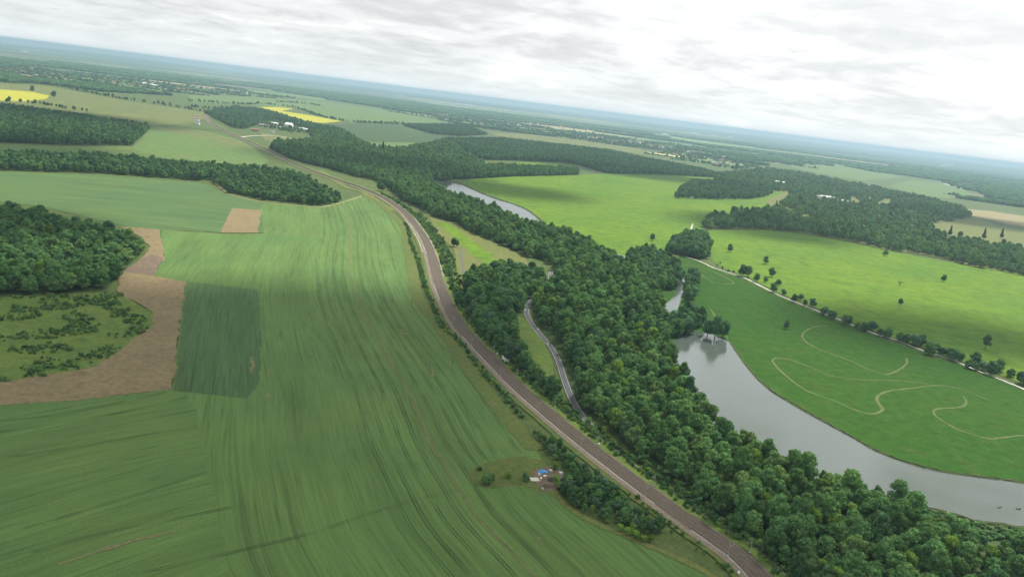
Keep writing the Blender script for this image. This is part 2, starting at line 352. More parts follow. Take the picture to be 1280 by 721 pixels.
MEADOW3 = [(277.5,1465.4),(314.1,1490.0),(329.1,1453.1),(355.0,1376.2),(380.0,1338.8),(399.8,1243.9),(415.8,1194.8),(435.7,1147.1),(454.1,1102.9),(476.6,1048.8),(512.5,988.9),(536.3,956.4),(554.7,909.9),(575.0,858.6),(588.6,740.6),(613.3,534.3),(575.3,470.5),(544.1,552.7),(476.8,581.4),(414.0,599.1),(376.8,600.0),(341.2,604.2),(312.2,625.8),(297.9,657.5),(273.9,710.9),(258.0,758.8),(253.7,818.5),(257.3,916.7),(271.8,1004.6),(271.6,1134.0),(272.8,1300.3)]
LAKE = [(178.1,869.9),(199.7,917.8),(226.7,950.5),(242.6,943.7),(257.3,916.7),(253.7,818.5),(258.0,758.8),(273.9,710.9),(297.9,657.5),(312.2,625.8),(341.2,604.2),(376.8,600.0),(414.0,599.1),(476.8,581.4),(544.1,552.7),(575.3,470.5),(533.7,453.8),(419.8,500.1),(366.8,518.5),(337.3,520.0),(324.2,526.8),(306.9,531.6),(297.2,534.9),(271.4,534.1),(256.0,545.9),(237.3,558.6),(219.2,566.9),(201.5,590.0),(183.6,620.1),(175.1,675.5),(170.9,752.1)]
CHANNEL = [(268.7,1291.5),(268.5,1255.1),(250.2,1167.5),(231.2,1098.6),(213.8,1028.5),(202.7,998.9),(193.8,1006.5),(208.0,1077.4),(229.8,1136.2),(247.4,1219.9)]
LAKE2 = [(-256,2193),(-254,2289),(-230,2297),(-174,2276),(-109,2122),(-67,2039),(-25,1981),(14,1882),(54,1675),(36,1605),(-17,1682),(-93,1820),(-184,1998)]
BROOK = [(54,1675),(80,1589),(133.9,1455.1),(169.4,1447.3),(188.2,1420.6),(208.9,1360.4),(237.0,1278.7),(268.7,1291.5),(251.8,1245.4),(225.0,1241.4),(196.1,1311.3),(177.2,1383.0),(158.8,1408.3),(125.2,1432.5),(71,1562),(36,1605)]
STRIP = [(-185,1626),(-163,1576),(-122,1557),(-90.5,1471.7),(-59.7,1422.8),(-33.8,1383.0),(-5.0,1333.1),(15.6,1282.2),(23.8,1179.3),(15.3,1107.7),(-2.2,1135.0),(-44.4,1083.2),(-48.6,1022.1),(-59.4,1002.5),(-72.5,1056.6),(-98.5,1281.9),(-145.3,1427.4)]
GLADE = [(3.6,924.8),(15.0,915.6),(26.4,879.1),(41.7,817.3),(48.0,760.3),(47.9,721.8),(40.8,692.6),(30.1,721.8),(19.9,759.1),(10.7,818.5)]
PLOT = [(-12.3,499.1),(-6.8,511.7),(6.3,524.5),(22.8,534.6),(35.8,530.4),(43.3,512.3),(43.8,488.9),(34.3,481.9),(20.8,488.4),(3.1,479.1),(-8.9,482.6)]
LAWN = [(1444,2914),(1654,3161),(1895,3470),(1820,3154),(1932,3085),(1548,2451),(1385,2416),(1313,2508),(1321,2627)]
OLIVE = [(2085,3952),(2282,4052),(2517,3923),(2079,3222),(1952,3331),(1913,3537)]
ROAD = [(55.2,1210.6),(53.2,1168.3),(50.8,1097.3),(37.2,1041.6),(23.9,990.5),(20.4,940.6),(26.3,892.7),(36.9,848.3),(48.1,802.9),(53.6,762.6),(56.8,720.6),(60.4,678.8),(66.0,638.6),(78.1,595.1)]

VALLEY_WOOD = [(240.0,248.0),(208.8,315.9),(178.9,385.6),(166.9,433.0),(150.4,473.7),(135.1,508.7),(119.8,536.2),(103.3,565.3),(86.5,605.8),(69.5,641.6),(56.6,673.5),(63.7,676.0),(59.9,721.7),(56.1,768.7),(52.3,807.5),(41.3,853.4),(29.9,901.3),(26.0,963.0),(40.2,1025.1),(56.4,1100.5),(61.1,1202.2),(50.3,1284.7),(21.9,1293.4),(-5.1,1340.5),(-35.5,1390.0),(-60.2,1431.3),(-91.2,1480.7),(-123,1567),(-165,1597),(-222,1719),(-268,1788),(-299,1901),(-380,2097),(-439,2131),(-547,2255),(-610,2300),(-714,2418),(-809,2591),(-853,2789)] + [(-803,3006),(-917,3758),(-902,3932),(-713,3407),(-558,3027),(-493,3176),(-435,3709),(-430,4233),(-268,3444),(-156,2981),(-152,2693),(-217,2305),(-252,2159),(-181,1963),(-95,1840),(-19,1706),(23,1592),(63,1593),(100,1541),(131.9,1446.6),(159.3,1354.5),(187.8,1309.3),(203.0,1211.0),(203.9,1119.0),(193.5,1008.3),(173.4,855.8),(172.7,771.8),(180.5,711.6),(183.9,675.6),(196.9,642.6),(208.8,612.5),(222.0,582.7),(238.7,569.0),(259.7,561.3),(269.9,535.8),(290.1,524.4)] + [(303.8,525.0),(320.9,520.4),(334.6,515.0),(363.8,513.5),(419.8,500.1),(543.7,464.0),(361.7,264.6)]
COPSE_RAIL = [(-64.2,1046.6),(-46.8,1119.1),(-12.7,1174.3),(4.1,1111.7),(13.7,998.0),(7.4,922.9),(5.3,896.6),(13.2,819.6),(27.0,744.5),(42.9,689.1),(54.8,661.0),(47.7,650.8),(30.1,688.6),(12.9,724.5),(-4.8,769.8),(-24.1,827.1),(-42.4,887.7)]
ROAD_COPSE = [(-7.9,1171.4),(6.1,1180.1),(25.1,1157.0),(47.9,1126.7),(46.9,1056.2),(25.9,995.8),(17.5,939.2),(6.3,929.9),(12.5,1010.3),(5.2,1112.3)]
LEFT_WOOD = [(-592.3,615.5),(-545.5,687.8),(-484.5,748.2),(-455.5,777.6),(-417.8,812.8),(-428.0,857.9),(-438.0,890.6),(-450.0,939.7),(-472.4,1022.4)] + [(-470.3,1008.6),(-518.8,1048.8),(-561.7,1070.1),(-601.2,1073.5),(-666.4,1119.6),(-721.8,1118.4),(-856.5,1089.3),(-985.5,1039.6)]
BELT_WOOD = [(-1181.8,1249.7),(-1081.0,1377.9),(-974,1510),(-842,1634),(-675,1701),(-664,1734),(-572,1583),(-490,1549),(-387,1566),(-363,1643)] + [(-370,1660),(-431,1766),(-555,1985),(-633,1986),(-746,1925),(-843,1887),(-961,1829),(-1086,1685),(-1211,1546),(-1318.4,1397.7)]
NORTH_WOOD = [(-1457,1546),(-1346,1719),(-1241,1927),(-1125,2063),(-1065,2211),(-1129,2378)] + [(-1282,2786),(-1406,2832),(-1494,2841),(-1759,2913),(-1874,2914),(-2133,2734),(-2350,2507)]
VILLAGE_WOOD = [(-1590,4038),(-1687,4493),(-1703,4844),(-1689,5084),(-1479,4807),(-1246,4400),(-1066,4121),(-952,4062),(-755,3524),(-734,3150),(-800,3107),(-946,3532),(-1027,3539),(-1123,3603),(-1213,3717),(-1142,3304),(-1192,3310),(-1395,3672)]
STRIP_WOOD = [(-812,5279),(-561,4737),(-411,4859),(-284,5527),(-482,6334),(-634,6318)]
NORTH_BAND = [(-256,2363),(-186,2408),(-138,2501),(-45,2689),(195,3097)] + [(200,3287),(96,3201),(-56,3031),(-164,2887),(-257,2694)]
NORTH_BAND2 = [(-433,4268),(-187,3246),(-65,3421),(143,3694),(222,3679),(281,3500),(331,3371),(612,3702),(883,3959),(968,4078)] + [(931,4395),(819,4615),(664,4871),(494,5255),(187,5204),(-185,5062)]
MANSION_WOOD = [(429,1928),(545,2037),(631,2094),(728,2105),(782,2082),(842,2041),(887,1981),(945,1967),(1006,1945),(1032,1873),(1138,1803),(1286,1735)] + [(1572,2145),(1471,2405),(1364,2382),(1269,2425),(1281,2560),(1404,2863),(1639,3134),(1901,3517),(2087,3983),(2084,4396),(2003,4715),(1909,5084),(1800,5514),(1587,5518),(1031,4362),(867,3888),(869,3648),(959,3654),(1062,3639),(1053,3428),(1075,3392),(909,2911),(795,2638),(655,2442),(525,2230),(463,2065)]
PARK_COPSE = [(484,2642),(564,2705),(661,2787),(793,2929),(918,3143),(1029,3444)] + [(1050,3660),(973,3709),(806,3602),(688,3444),(558,2986)]
RIVER_COPSES = [[(186.8,1382.0),(228.4,1480.2),(257.8,1460.0),(275.3,1367.8),(262.4,1263.4),(237.3,1181.4),(218.7,1160.5),(200.7,1182.3),(189.5,1256.3)], [(268.1,1266.7),(287.8,1290.6),(275.9,1202.9),(254.9,1130.0),(239.8,1103.0)], [(273.4,1494.8),(302,1506),(327.6,1483.1),(357,1511),(391,1667),(413,1797),(394,1828),(345,1734),(303,1622)], [(183.4,897.4),(194.8,968.4),(211.9,999.4),(234.4,1055.5),(244.9,1043.8),(241.8,1002.0),(230.3,959.3),(210.6,926.0)]]
EAST_FIELD_TREES = [(1697,2740),(1753,2702),(1465,2172),(1415,2231)]

# fields
def with_rows(o, line):
    """row coordinates: metres across and along the reference line"""
    L = np.asarray(line); N = normals2(L); me = o.data
    V = np.array([(v.co.x, v.co.y) for v in me.vertices]); s = np.r_[0, np.cumsum(np.linalg.norm(np.diff(L, axis=0), axis=1))]
    out = np.zeros((len(V), 3), np.float32)
    for k in range(0, len(V), 2000):
        D = ((V[k:k + 2000, None, :] - L[None]) ** 2).sum(2); i = D.argmin(1); d = V[k:k + 2000] - L[i]
        T = np.stack([-N[i, 1], N[i, 0]], 1)
        out[k:k + 2000, 0] = (d * N[i]).sum(1); out[k:k + 2000, 1] = s[i] + (d * T).sum(1)
    a = me.attributes.new('rowco', 'FLOAT_VECTOR', 'POINT'); a.data.foreach_set('vector', out.ravel())
TRAM = smooth_line([(-426,1857),(-287.3,1375.3),(-233.6,1133.9),(-199.2,992.3),(-167.2,883.4),(-131.8,784.4),(-97.9,694.8),(-73.8,630.7),(-43.9,539.2),(-30.6,506.2),(-16.8,472.7),(-3.6,442.2),(10.8,418.3),(24.6,396.8),(39.3,370.5),(69.9,314.1),(110.0,239.6)], 10)
fa = sheet('crop_field', FIELD_A, .10, m_crop, 20, rough=3); with_rows(fa, TRAM)
fb = sheet('crop_field', FIELD_B, .11, m_crop_b, 30, rough=3); with_rows(fb, smooth_line([(-941.8,1111.9),(-851.6,1320.3),(-712.1,1382.1),(-443.8,1405.0),(-201.9,1381.8)], 10))
fl = sheet('crop_field', [(-227.2,192.2),(-438.0,394.0),(-363.4,466.0),(-332.4,511.1),(-282.8,540.7),(-242.8,573.4),(-224.4,559.5),(-195.7,508.7),(-164.5,445.5),(-139.3,395.1),(-117.7,353.4),(-83.5,286.5),(-44.9,217.8)], .14, m_crop, 20, rough=6); with_rows(fl, smooth_line([(-418.7,375.5),(-359.0,447.4),(-322.4,495.6),(-282.8,540.7),(-245.5,579.6),(-199.8,654.3)], 10))
dp = sheet('crop_strip', DARKPLOT, .20, m_crop_dark, 15, rough=2.5, step=5); with_rows(dp, smooth_line([(-329.1,962.1),(-249.9,717.3),(-188.3,540.0)], 10))
sheet('ploughed_strip', SOIL, .24, m_soil, rough=4, step=12)
sheet('ploughed_strip', [(-453.7,995.3),(-433.8,986.8),(-407.5,909.3),(-403.3,894.0),(-428.9,896.2),(-438.0,890.6),(-444.6,928.5)], .28, m_soil_dark, rough=3)
sheet('ploughed_plot', SOILPLOT, .24, m_soil, rough=4, step=10)
sheet('scrubland', SCRUB, .22, m_scrub, rough=4)
fc = sheet('crop_field', FIELD_C, .10, m_far_meadow)
sheet('field_strip', [(-1332,2911),(-1181,2961),(-958,2741),(-852,2539),(-921,2565),(-1114,2727),(-1267,2801)], .3, m_olive, rough=10)
sheet('olive_field', FIELD_E, .10, m_olive)
sheet('rape_field', [(-2552,3357),(-2524,3926),(-2445,4050),(-2276,3908),(-2143,3654),(-2050,3341),(-2073,3224),(-2151,2829)], .3, m_rape)
sheet('rape_field', [(-1797,5422),(-1784,5788),(-1688,5903),(-1594,5293),(-1360,5182),(-1120,4928),(-1125,4495),(-1208,4418),(-1446,4772)], .3, m_rape)
sheet('pale_field', [(-2476,5969),(-2449,6953),(-2217,8350),(-1569,8333),(-1036,7421),(-697,7057),(-864,5644),(-1073,4976),(-1319,5181),(-1687,5937),(-1876,5725),(-1923,5467),(-2045,4991)], .2, m_far_meadow)
sheet('pale_field', [(-4029,6988),(-4149,7604),(-3399,6836),(-2703,5922),(-2411,5173),(-2738,5205)], .2, m_far_meadow)
sheet('green_field', [(-1084,4350),(-1010,4903),(-842,5335),(-740,4910),(-561,4737),(-411,4859),(-440,4545),(-414,4055),(-724,3382),(-883,3854)], .2, m_crop_b)
sheet('green_field', [(-714,3338),(-578,3702),(-407,3991),(-404,3700),(-508,3271),(-543,3030),(-600,3063)], .2, m_far_meadow)
sheet('tan_field', [(-296,5944),(-24,6547),(426,6665),(850,6446),(756,5449),(537,5729),(199,5548),(-203,5511)], .2, m_olive)
sheet('paddock', [(-1070,3282),(-999,3260),(-855,3089),(-800,2864),(-855,2841),(-926,2890)], .2, m_olive)
sheet('paddock', [(-108,3251),(105,3576),(216,3575),(199,3372),(100,3340)], .3, m_meadow)
sheet('meadow', MEADOW1, .10, m_meadow)
sheet('meadow', MEADOW2, .10, m_meadow)
sheet('meadow', MEADOW3, .12, m_park)
sheet('river_meadow', [(211.9,1263.6),(289.6,1356.2),(255.7,909.5),(223.1,941.9),(177.0,857.4),(187.3,983.7)], .08, m_park)
sheet('pasture', STRIP, .12, m_dry)
sheet('pasture_strip', [(-165,1552),(-135,1535),(-78.6,1391.2),(-42.7,1292.0),(-23.0,1223.4),(-36.4,1177.3),(-68.7,1259.8),(-114.8,1406.5)], .2, m_meadow, rough=10)
sheet('glade', GLADE, .12, m_scrub)
sheet('rough_plot', PLOT, .2, m_verge, rough=4, step=8)
sheet('lawn', LAWN, .2, m_dry)
sheet('stubble_field', OLIVE, .2, m_tan)
sheet('pale_field', [(2053,6609),(2992,8485),(3535,8614),(3317,7370),(2243,5619),(2063,6149)], .2, m_far_meadow)
sheet('pale_field', [(2350,5421),(3228,7016),(3680,7104),(2904,5426),(2360,4692),(2219,4783)], .2, m_far_meadow)
for pts in ([(864,2980),(1047,3403),(1175,3715),(1043,3281),(897,2894),(819,2748)], [(1602,3897),(1663,3965),(1534,3664),(1459,3554)], [(1543,3644),(1677,3815),(1548,3504),(1441,3370)], [(1482,3831),(1516,3802),(1385,3393),(1326,3360)]):
    sheet('lawn', pts, .3, m_dry)
sheet('woodland_floor', [tuple(p) for p in VALLEY_WOOD], .04, m_wood_floor)
sheet('park_grassland', MANSION_WOOD, .05, m_dry)
for w_ in (LEFT_WOOD, BELT_WOOD, NORTH_WOOD, NORTH_BAND, NORTH_BAND2, COPSE_RAIL):
    sheet('woodland_floor', w_, .05, m_wood_floor)

# tramlines: pairs of wheel marks along the rows
def offset(L, o): return L + normals2(L) * o
m_tramdark = land('wheel_mark', (0.0396, 0.0705, 0.0275), (0.0473, 0.0774, 0.0301), (0.086, 0.0989, 0.0473), .05, .12, 1.0)
m_tramtan = land('worn_wheel_mark', (0.1634, 0.1591, 0.0731), (0.1376, 0.1462, 0.0602), (0.086, 0.1118, 0.043), .05, .10, 1.0)
offs = [-215, -192, -170, -150, -122, -101, -90, -80, -60, -41, -31, -22, -11, 0, 10, 21, 32, 42]
for k, o_ in enumerate(offs):
    Lk = offset(TRAM, o_); keep = inside(FIELD_A, Lk[:, 0], Lk[:, 1]) & ~inside(PLOT, Lk[:, 0], Lk[:, 1]) & ~inside(DARKPLOT, Lk[:, 0], Lk[:, 1]); Lk = Lk[keep]
    if len(Lk) < 4: continue
    d = np.linalg.norm(np.diff(Lk, axis=0), axis=1); cut = np.where(d > 40)[0]
    if len(cut): Lk = Lk[:cut[0] + 1] if cut[0] > len(Lk) / 2 else Lk[cut[-1] + 1:]
    tan_ = o_ in (0, -122)
    for s_ in (-1.0, 1.0):
        ribbon('wheel_track', Lk, s_ - (.42 if tan_ else .17), s_ + (.42 if tan_ else .17), .26, m_tramtan if tan_ else m_tramdark, fa, wob=.5, seed=k)
HEAD = smooth_line([(-167.1,342.6),(-140.7,361.8),(-115.5,381.9),(-92.8,400.4),(-68.2,426.9),(-41.7,452.3),(-18.2,471.2)], 8)
for s_ in (-.9, .9): ribbon('wheel_track', HEAD, s_ - .11, s_ + .11, .27, m_tramdark, fa, wob=.4, seed=3)
for t_ in ([(-332.1,478.7),(-295.9,504.4),(-275.8,527.4),(-242.2,571.9)], [(-321.3,462.8),(-287.7,490.3),(-257.0,523.2),(-227.3,565.2)], [(-231.2,372.6),(-211.5,397.0),(-190.2,426.1),(-169.2,455.0)], [(-293.6,436.0),(-257.4,464.0),(-219.4,501.3)], [(-215.5,353.4),(-195.5,374.9),(-171.2,394.0),(-141.1,417.8)]):
    Lt = smooth_line(t_, 8)
    for s_ in (-.9, .9): ribbon('wheel_track', Lt, s_ - .13, s_ + .13, .27, m_tramdark, fa, wob=.4, seed=5)
ribbon('bare_patch', smooth_line([(-199.4,347.1),(-192.5,354.3),(-182.5,365.5),(-168.9,379.7),(-161.0,385.6)], 4), -1.1, 1.3, .29, m_tramtan, fa, wob=2.2, seed=8)
for c_, a_, b_ in (([(-61.8,682.0)], 5, 14), ([(-105.5,796.3)], 5, 8), ([(-81.3,792.5)], 4, 5), ([(-175.5,585.3)], 4, 9), ([(-208.8,650.7)], 3, 22), ([(-190.7,640.8)], 2.5, 9), ([(-57.8,433.3)], 2, 5), ([(32.1,426.0)], 1.5, 8), ([(-411.9,1253.0)], 6, 16), ([(-335.3,1064.7)], 4, 20)):
    x, y = c_[0]; r_ = np.random.RandomState(int(abs(x) * 7))
    for q in range(7):
        ox, oy = (r_.rand() - .5) * a_ * 1.3, (r_.rand() - .5) * b_ * 1.5; f_ = .16 + .22 * r_.rand()
        pts = [(x + ox - oy * .35 + (math.cos(t) * a_ - math.sin(t) * b_ * .35) * f_ * (.6 + .6 * r_.rand()), y + oy + (math.sin(t) * b_ + math.cos(t) * a_ * .3) * f_ * (.6 + .6 * r_.rand())) for t in np.linspace(0, 2 * math.pi, 12)[:-1]]
        sheet('bare_patch', pts, .31 + .004 * q, m_tramtan, parent=fa)
ribbon('field_margin', smooth_line([(-561.9,1135.8),(-512.7,1153.5),(-473.3,1170.4),(-435.1,1178.2),(-386.2,1209.3)], 8), -1.5, 1.5, .3, m_dry, wob=2)
ribbon('field_margin', smooth_line([(-665,1677),(-641,1692),(-562,1567),(-481,1520),(-423,1529),(-380,1548),(-359,1661),(-348,1794)], 8), -2, 2.5, .3, m_tan, wob=4)
VERGE = smooth_line([(-355,1802),(-307,1717),(-254,1585),(-204.9,1444.8),(-165.4,1248.7),(-130.3,1058.0),(-108.3,945.8),(-76.9,850.6),(-42.1,754.2),(-12.7,664.6),(8.6,605.3),(22.4,569.9),(32.5,548.4)], 8)
ribbon('field_margin', VERGE, -6, 9, .32, m_verge, wob=2)
ribbon('field_margin', smooth_line([(41.7,488.3),(47.5,473.5),(56.9,459.4),(79.0,443.6),(101.7,429.2),(125.0,411.3),(142.4,391.5),(181.2,318.0),(204.9,252.6)], 6), -3, 2.5, .32, m_dry, wob=2)
ribbon('dry_margin', smooth_line([(-545,2176),(-418,1903),(-364,1842),(-287,1681),(-252,1612)], 8), -10, 6, .31, m_dry, wob=4)

# worn paths and the drive
def path(pts, w, mat=m_path, z=.3, name='footpath'):
    ribbon(name, smooth_line(pts, 6), -w / 2, w / 2, z, mat, wob=w * .5, seed=len(pts))
path([(425.4,1068.6),(407.1,1056.1),(382.1,1025.1),(366.3,992.0),(361.7,965.4),(367.0,937.6),(390.4,903.8),(402.6,876.7),(414.3,861.9),(435.8,881.2),(464.0,918.3),(477.4,948.3)], 2.6)
path([(328.8,856.1),(312.8,875.3),(298.6,872.4),(290.9,857.8),(289.8,827.3),(292.6,795.3),(300.6,765.1),(316.8,748.6),(331.3,726.3),(340.5,721.3),(352.7,727.4),(362.1,740.9),(364.9,758.9),(374.4,780.1),(392.7,800.6),(427.4,822.8),(462.4,843.2),(487.8,842.3),(502.3,813.5)], 2.8)
path([(328.8,856.1),(345.9,830.5),(379.9,830.4),(424.2,844.5),(454.9,845.5)], 2.2)
path([(492.4,720.1),(461.5,704.9),(437.2,693.8),(418.4,706.1),(412.7,727.3),(413.2,745.6),(425.1,762.2),(454.3,776.5),(471.9,798.3),(477.2,816.5)], 2.6)
path([(281.6,1364.9),(297.4,1347.6),(306.8,1327.1),(309.9,1297.5),(320.2,1273.3),(342.2,1280.0),(352.9,1298.1),(346.4,1338.0),(336.2,1371.4),(325.4,1399.4),(309.4,1418.0)], 3.0)
path([(281.0,1392.5),(295.1,1401.5),(307.8,1409.7)], 4)
path([(422,2015),(387,1857),(357,1722),(314,1575),(311,1504),(330.8,1461.8),(344.8,1411.6),(358.6,1392.1),(370.6,1372.3),(383.7,1353.8),(403.5,1257.0),(419.5,1206.9),(433.0,1174.0),(439.4,1158.3),(457.9,1113.3),(480.5,1058.2),(501.9,1033.7),(516.4,997.3),(540.2,964.3),(554.7,918.5),(564.4,902.3),(576.9,861.8),(582.5,802.2),(592.0,745.5),(616.0,537.0)], 3.6, m_drive, .34, 'drive')
path([(-93.9,1315.2),(-83.0,1236.3),(-72.9,1148.3),(-64.4,1061.4)], 3.2, m_road, .34, 'farm_track')
rd = ribbon('road', smooth_line(ROAD, 6), -3.1, 3.1, .36, m_road)
ribbon('edge_line', smooth_line(ROAD, 6), -2.75, -2.6, .38, m_white, rd); ribbon('edge_line', smooth_line(ROAD, 6), 2.6, 2.75, .38, m_white, rd)
ribbon('road', smooth_line([(3596,7284),(3402,6559),(3398,6198),(3395,5925),(3391,5582),(3321,5130)], 60), -14, 14, .6, m_drive)
ribbon('road', smooth_line([(3031,9297),(2882,8524),(2809,7960)], 60), -10, 10, .6, m_drive)
ribbon('farm_track', smooth_line([(-1014,2899),(-1014,3049),(-973,3178),(-871,3113)], 20), -5, 5, .5, m_drive)
ribbon('farm_track', smooth_line([(-1345,3470),(-1449,3699),(-1586,4087),(-1629,4340)], 20), -10, 10, .5, m_ballast)

# water
lake = sheet('lake', LAKE, .16, m_water, rough=3, step=6)
sheet('lake', LAKE2, .40, m_water, rough=5, step=20)
sheet('river', CHANNEL, .17, m_water); sheet('river', BROOK, .39, m_water)
def bank(pts, w, h, nm, seed):
    L = smooth_line(pts, 3); N = normals2(L); n = len(L); r_ = np.random.RandomState(seed); vs, fs = [], []
    prof = [(0, .05), (.25, .55), (.5, 1), (.8, .75), (1, .1)]
    for i in range(n):
        k = .75 + .5 * r_.rand()
        for u, hh in prof:
            p = L[i] + N[i] * (u * w * k - w * .35 * r_.rand()); vs.append((p[0], p[1], .06 + hh * h * k))
    for i in range(n - 1):
        for j in range(4): q = i * 5 + j; fs.append((q, q + 1, q + 6, q + 5))
    return tag(link(nm, mesh(nm, vs, fs, m_bank)), kind='structure')
bank([(544.1,552.7),(476.8,581.4),(414.0,599.1),(376.8,600.0),(341.2,604.2),(312.2,625.8),(297.9,657.5),(273.9,710.9),(258.0,758.8),(253.7,818.5),(257.3,916.7)], 2.8, 1.3, 'lake_bank', 2)
bank([(296.6,533.6),(306.3,530.3),(323.5,525.5),(336.6,518.8),(366.0,517.3),(419.8,500.1)], -3, 1.2, 'lake_bank', 3)
bank([(54,1663),(15,1868),(-25,1965),(-66,2022),(-108,2104),(-173,2255),(-214,2294)], 6, 2.0, 'lake_bank', 4)

# ------------------------------------------------------------------ railway
rw = ribbon('railway', RAIL, -10.2, 10.2, .45, m_ballast, wob=1.2, seed=2)
ribbon('access_strip', RAIL, -10.0, -6.2, .50, land('cess', (.19, .155, .12), (.17, .14, .11), (.13, .12, .07), .03, .2, 1.2), rw, wob=1.0)
for k, c_ in enumerate((-3.2, .35, 3.9, 7.4)):
    ribbon('track_bed', RAIL, c_ - 1.35, c_ + 1.35, .55, m_bed, rw, wob=.3, seed=k)
    for s_ in (-.75, .75):
        L = RAIL; N = normals2(L); n = len(L); vs = []
        for q in range(n):
            a = L[q] + N[q] * (c_ + s_ - .05); b_ = L[q] + N[q] * (c_ + s_ + .05)
            vs += [(a[0], a[1], .55), (a[0], a[1], .75), (b_[0], b_[1], .75), (b_[0], b_[1], .55)]
        fs = [(4 * q + j, 4 * q + j + 1, 4 * q + 5 + j, 4 * q + 4 + j) for q in range(n - 1) for j in range(3)]
        link('rail', mesh('rail', vs, fs, m_rail), None, rw)
for a_, b_ in ((0, 23), (25, 58), (72, 80), (98, 126)):
    ribbon('cable_trough', RAIL[a_:b_], -5.9, -5.25, .62, m_conc, rw, wob=.25)
ribbon('cable_trough', RAIL[84:132], 10.0, 10.7, .60, m_conc, rw, wob=.5)
ribbon('cable_trough', RAIL[99:129], -10.9, -10.0, .60, m_conc, rw, wob=.7)
N_R = normals2(RAIL)
ribbon('verge', RAIL, 10.0, 19, .34, m_scrub, wob=2.5); ribbon('verge', RAIL, -15, -10.0, .34, m_verge, wob=2)

# ------------------------------------------------------------------ trees
def crown_mesh(name, seed, mat, h, w, base, lumps, leaves, leaf, shape='round', core=True):
    """a crown of many leaf-clump faces set on overlapping lumps; h height, w width, base = height of the lowest leaves"""
    r = np.random.RandomState(seed); C, S = [], []
    for i in range(lumps):
        t = (i + r.rand()) / lumps if shape == 'cone' else r.rand() ** .8; z = base + (h - base) * (.12 + .80 * t)
        if shape == 'round': prof = math.sin(math.pi * min(.97, .2 + .72 * t)) ** .7
        elif shape == 'tall': prof = (1 - t) ** .45 * (.45 + .55 * min(1, t * 4)) + .12
        elif shape == 'cone': prof = (1 - t) * 1.0 + .06
        elif shape == 'flat': prof = .35 + .65 * t ** .5
        else: prof = math.sqrt(max(.05, 1 - (t - .15) ** 2))
        a = r.rand() * 6.283; d = math.sqrt(r.rand()) * prof * w * .5 * .74
        C.append((d * math.cos(a), d * math.sin(a), z)); S.append((.17 + .13 * r.rand()) * w * (.55 + .45 * prof) * (.5 if shape == 'cone' else 1))
    C, S = np.array(C), np.array(S)
    k = r.choice(lumps, leaves, p=S ** 2 / (S ** 2).sum())
    d = r.normal(size=(leaves, 3)); d[:, 2] = d[:, 2] * .85 + .18; d /= np.linalg.norm(d, axis=1)[:, None]
    P_ = C[k] + d * (S[k] * (.82 + .25 * r.rand(leaves)))[:, None] * np.array([1, 1, .82])
    nrm = d + r.normal(size=(leaves, 3)) * .38; nrm /= np.linalg.norm(nrm, axis=1)[:, None]
    t1 = np.cross(nrm, r.normal(size=(leaves, 3))); t1 /= np.linalg.norm(t1, axis=1)[:, None]; t2 = np.cross(nrm, t1)
    sz = leaf * (.6 + .8 * r.rand(leaves))[:, None]
    V = np.stack([P_ - t1 * sz, P_ - t2 * sz * .7 + nrm * sz * .15, P_ + t1 * sz, P_ + t2 * sz * .7 + nrm * sz * .15], 1).reshape(-1, 3)
    V[:, 2] = np.maximum(V[:, 2], .15)
    F = [(4 * i, 4 * i + 1, 4 * i + 2, 4 * i + 3) for i in range(leaves)]
    vs = [tuple(v) for v in V]
    if core:
        ico = bmesh.new(); bmesh.ops.create_icosphere(ico, subdivisions=1, radius=1); iv = [v.co.copy() for v in ico.verts]; ifs = [tuple(v.index for v in f.verts) for f in ico.faces]; ico.free()
        for c, s in zip(C, S):
            n = len(vs); vs += [(c[0] + p.x * s * .80, c[1] + p.y * s * .80, max(.1, c[2] + p.z * s * .66)) for p in iv]; F += [tuple(q + n for q in f) for f in ifs]
    return mesh(name, vs, F, mat)
def trunk_mesh(seed, h, r0, limbs=5, bare=False):
    r = np.random.RandomState(seed); m = MB(); top = h * .55
    m.tube((0, 0, -.5), (0, 0, top * .5), r0, r0 * .8); m.tube((0, 0, top * .5), (r0 * .3, 0, top), r0 * .8, r0 * .45)
    for i in range(limbs):
        a = i * 2.4 + r.rand(); z = top * (.45 + .5 * i / limbs); l = h * (.22 + .14 * r.rand())
        q = (math.cos(a) * l, math.sin(a) * l, z + l * .75); m.tube((0, 0, z), q, r0 * .4, r0 * .12, 5)
        if bare:
            for j in range(4):
                b2 = a + (r.rand() - .5) * 2; l2 = l * (.5 + .4 * r.rand()); s = .4 + .5 * r.rand(); p = Vector((0, 0, z)).lerp(Vector(q), s)
                m.tube(p, (p.x + math.cos(b2) * l2, p.y + math.sin(b2) * l2, p.z + l2 * (.2 + .6 * r.rand())), r0 * .14, r0 * .04, 4)
    return mesh('trunk', m.v, m.f, m_bark)
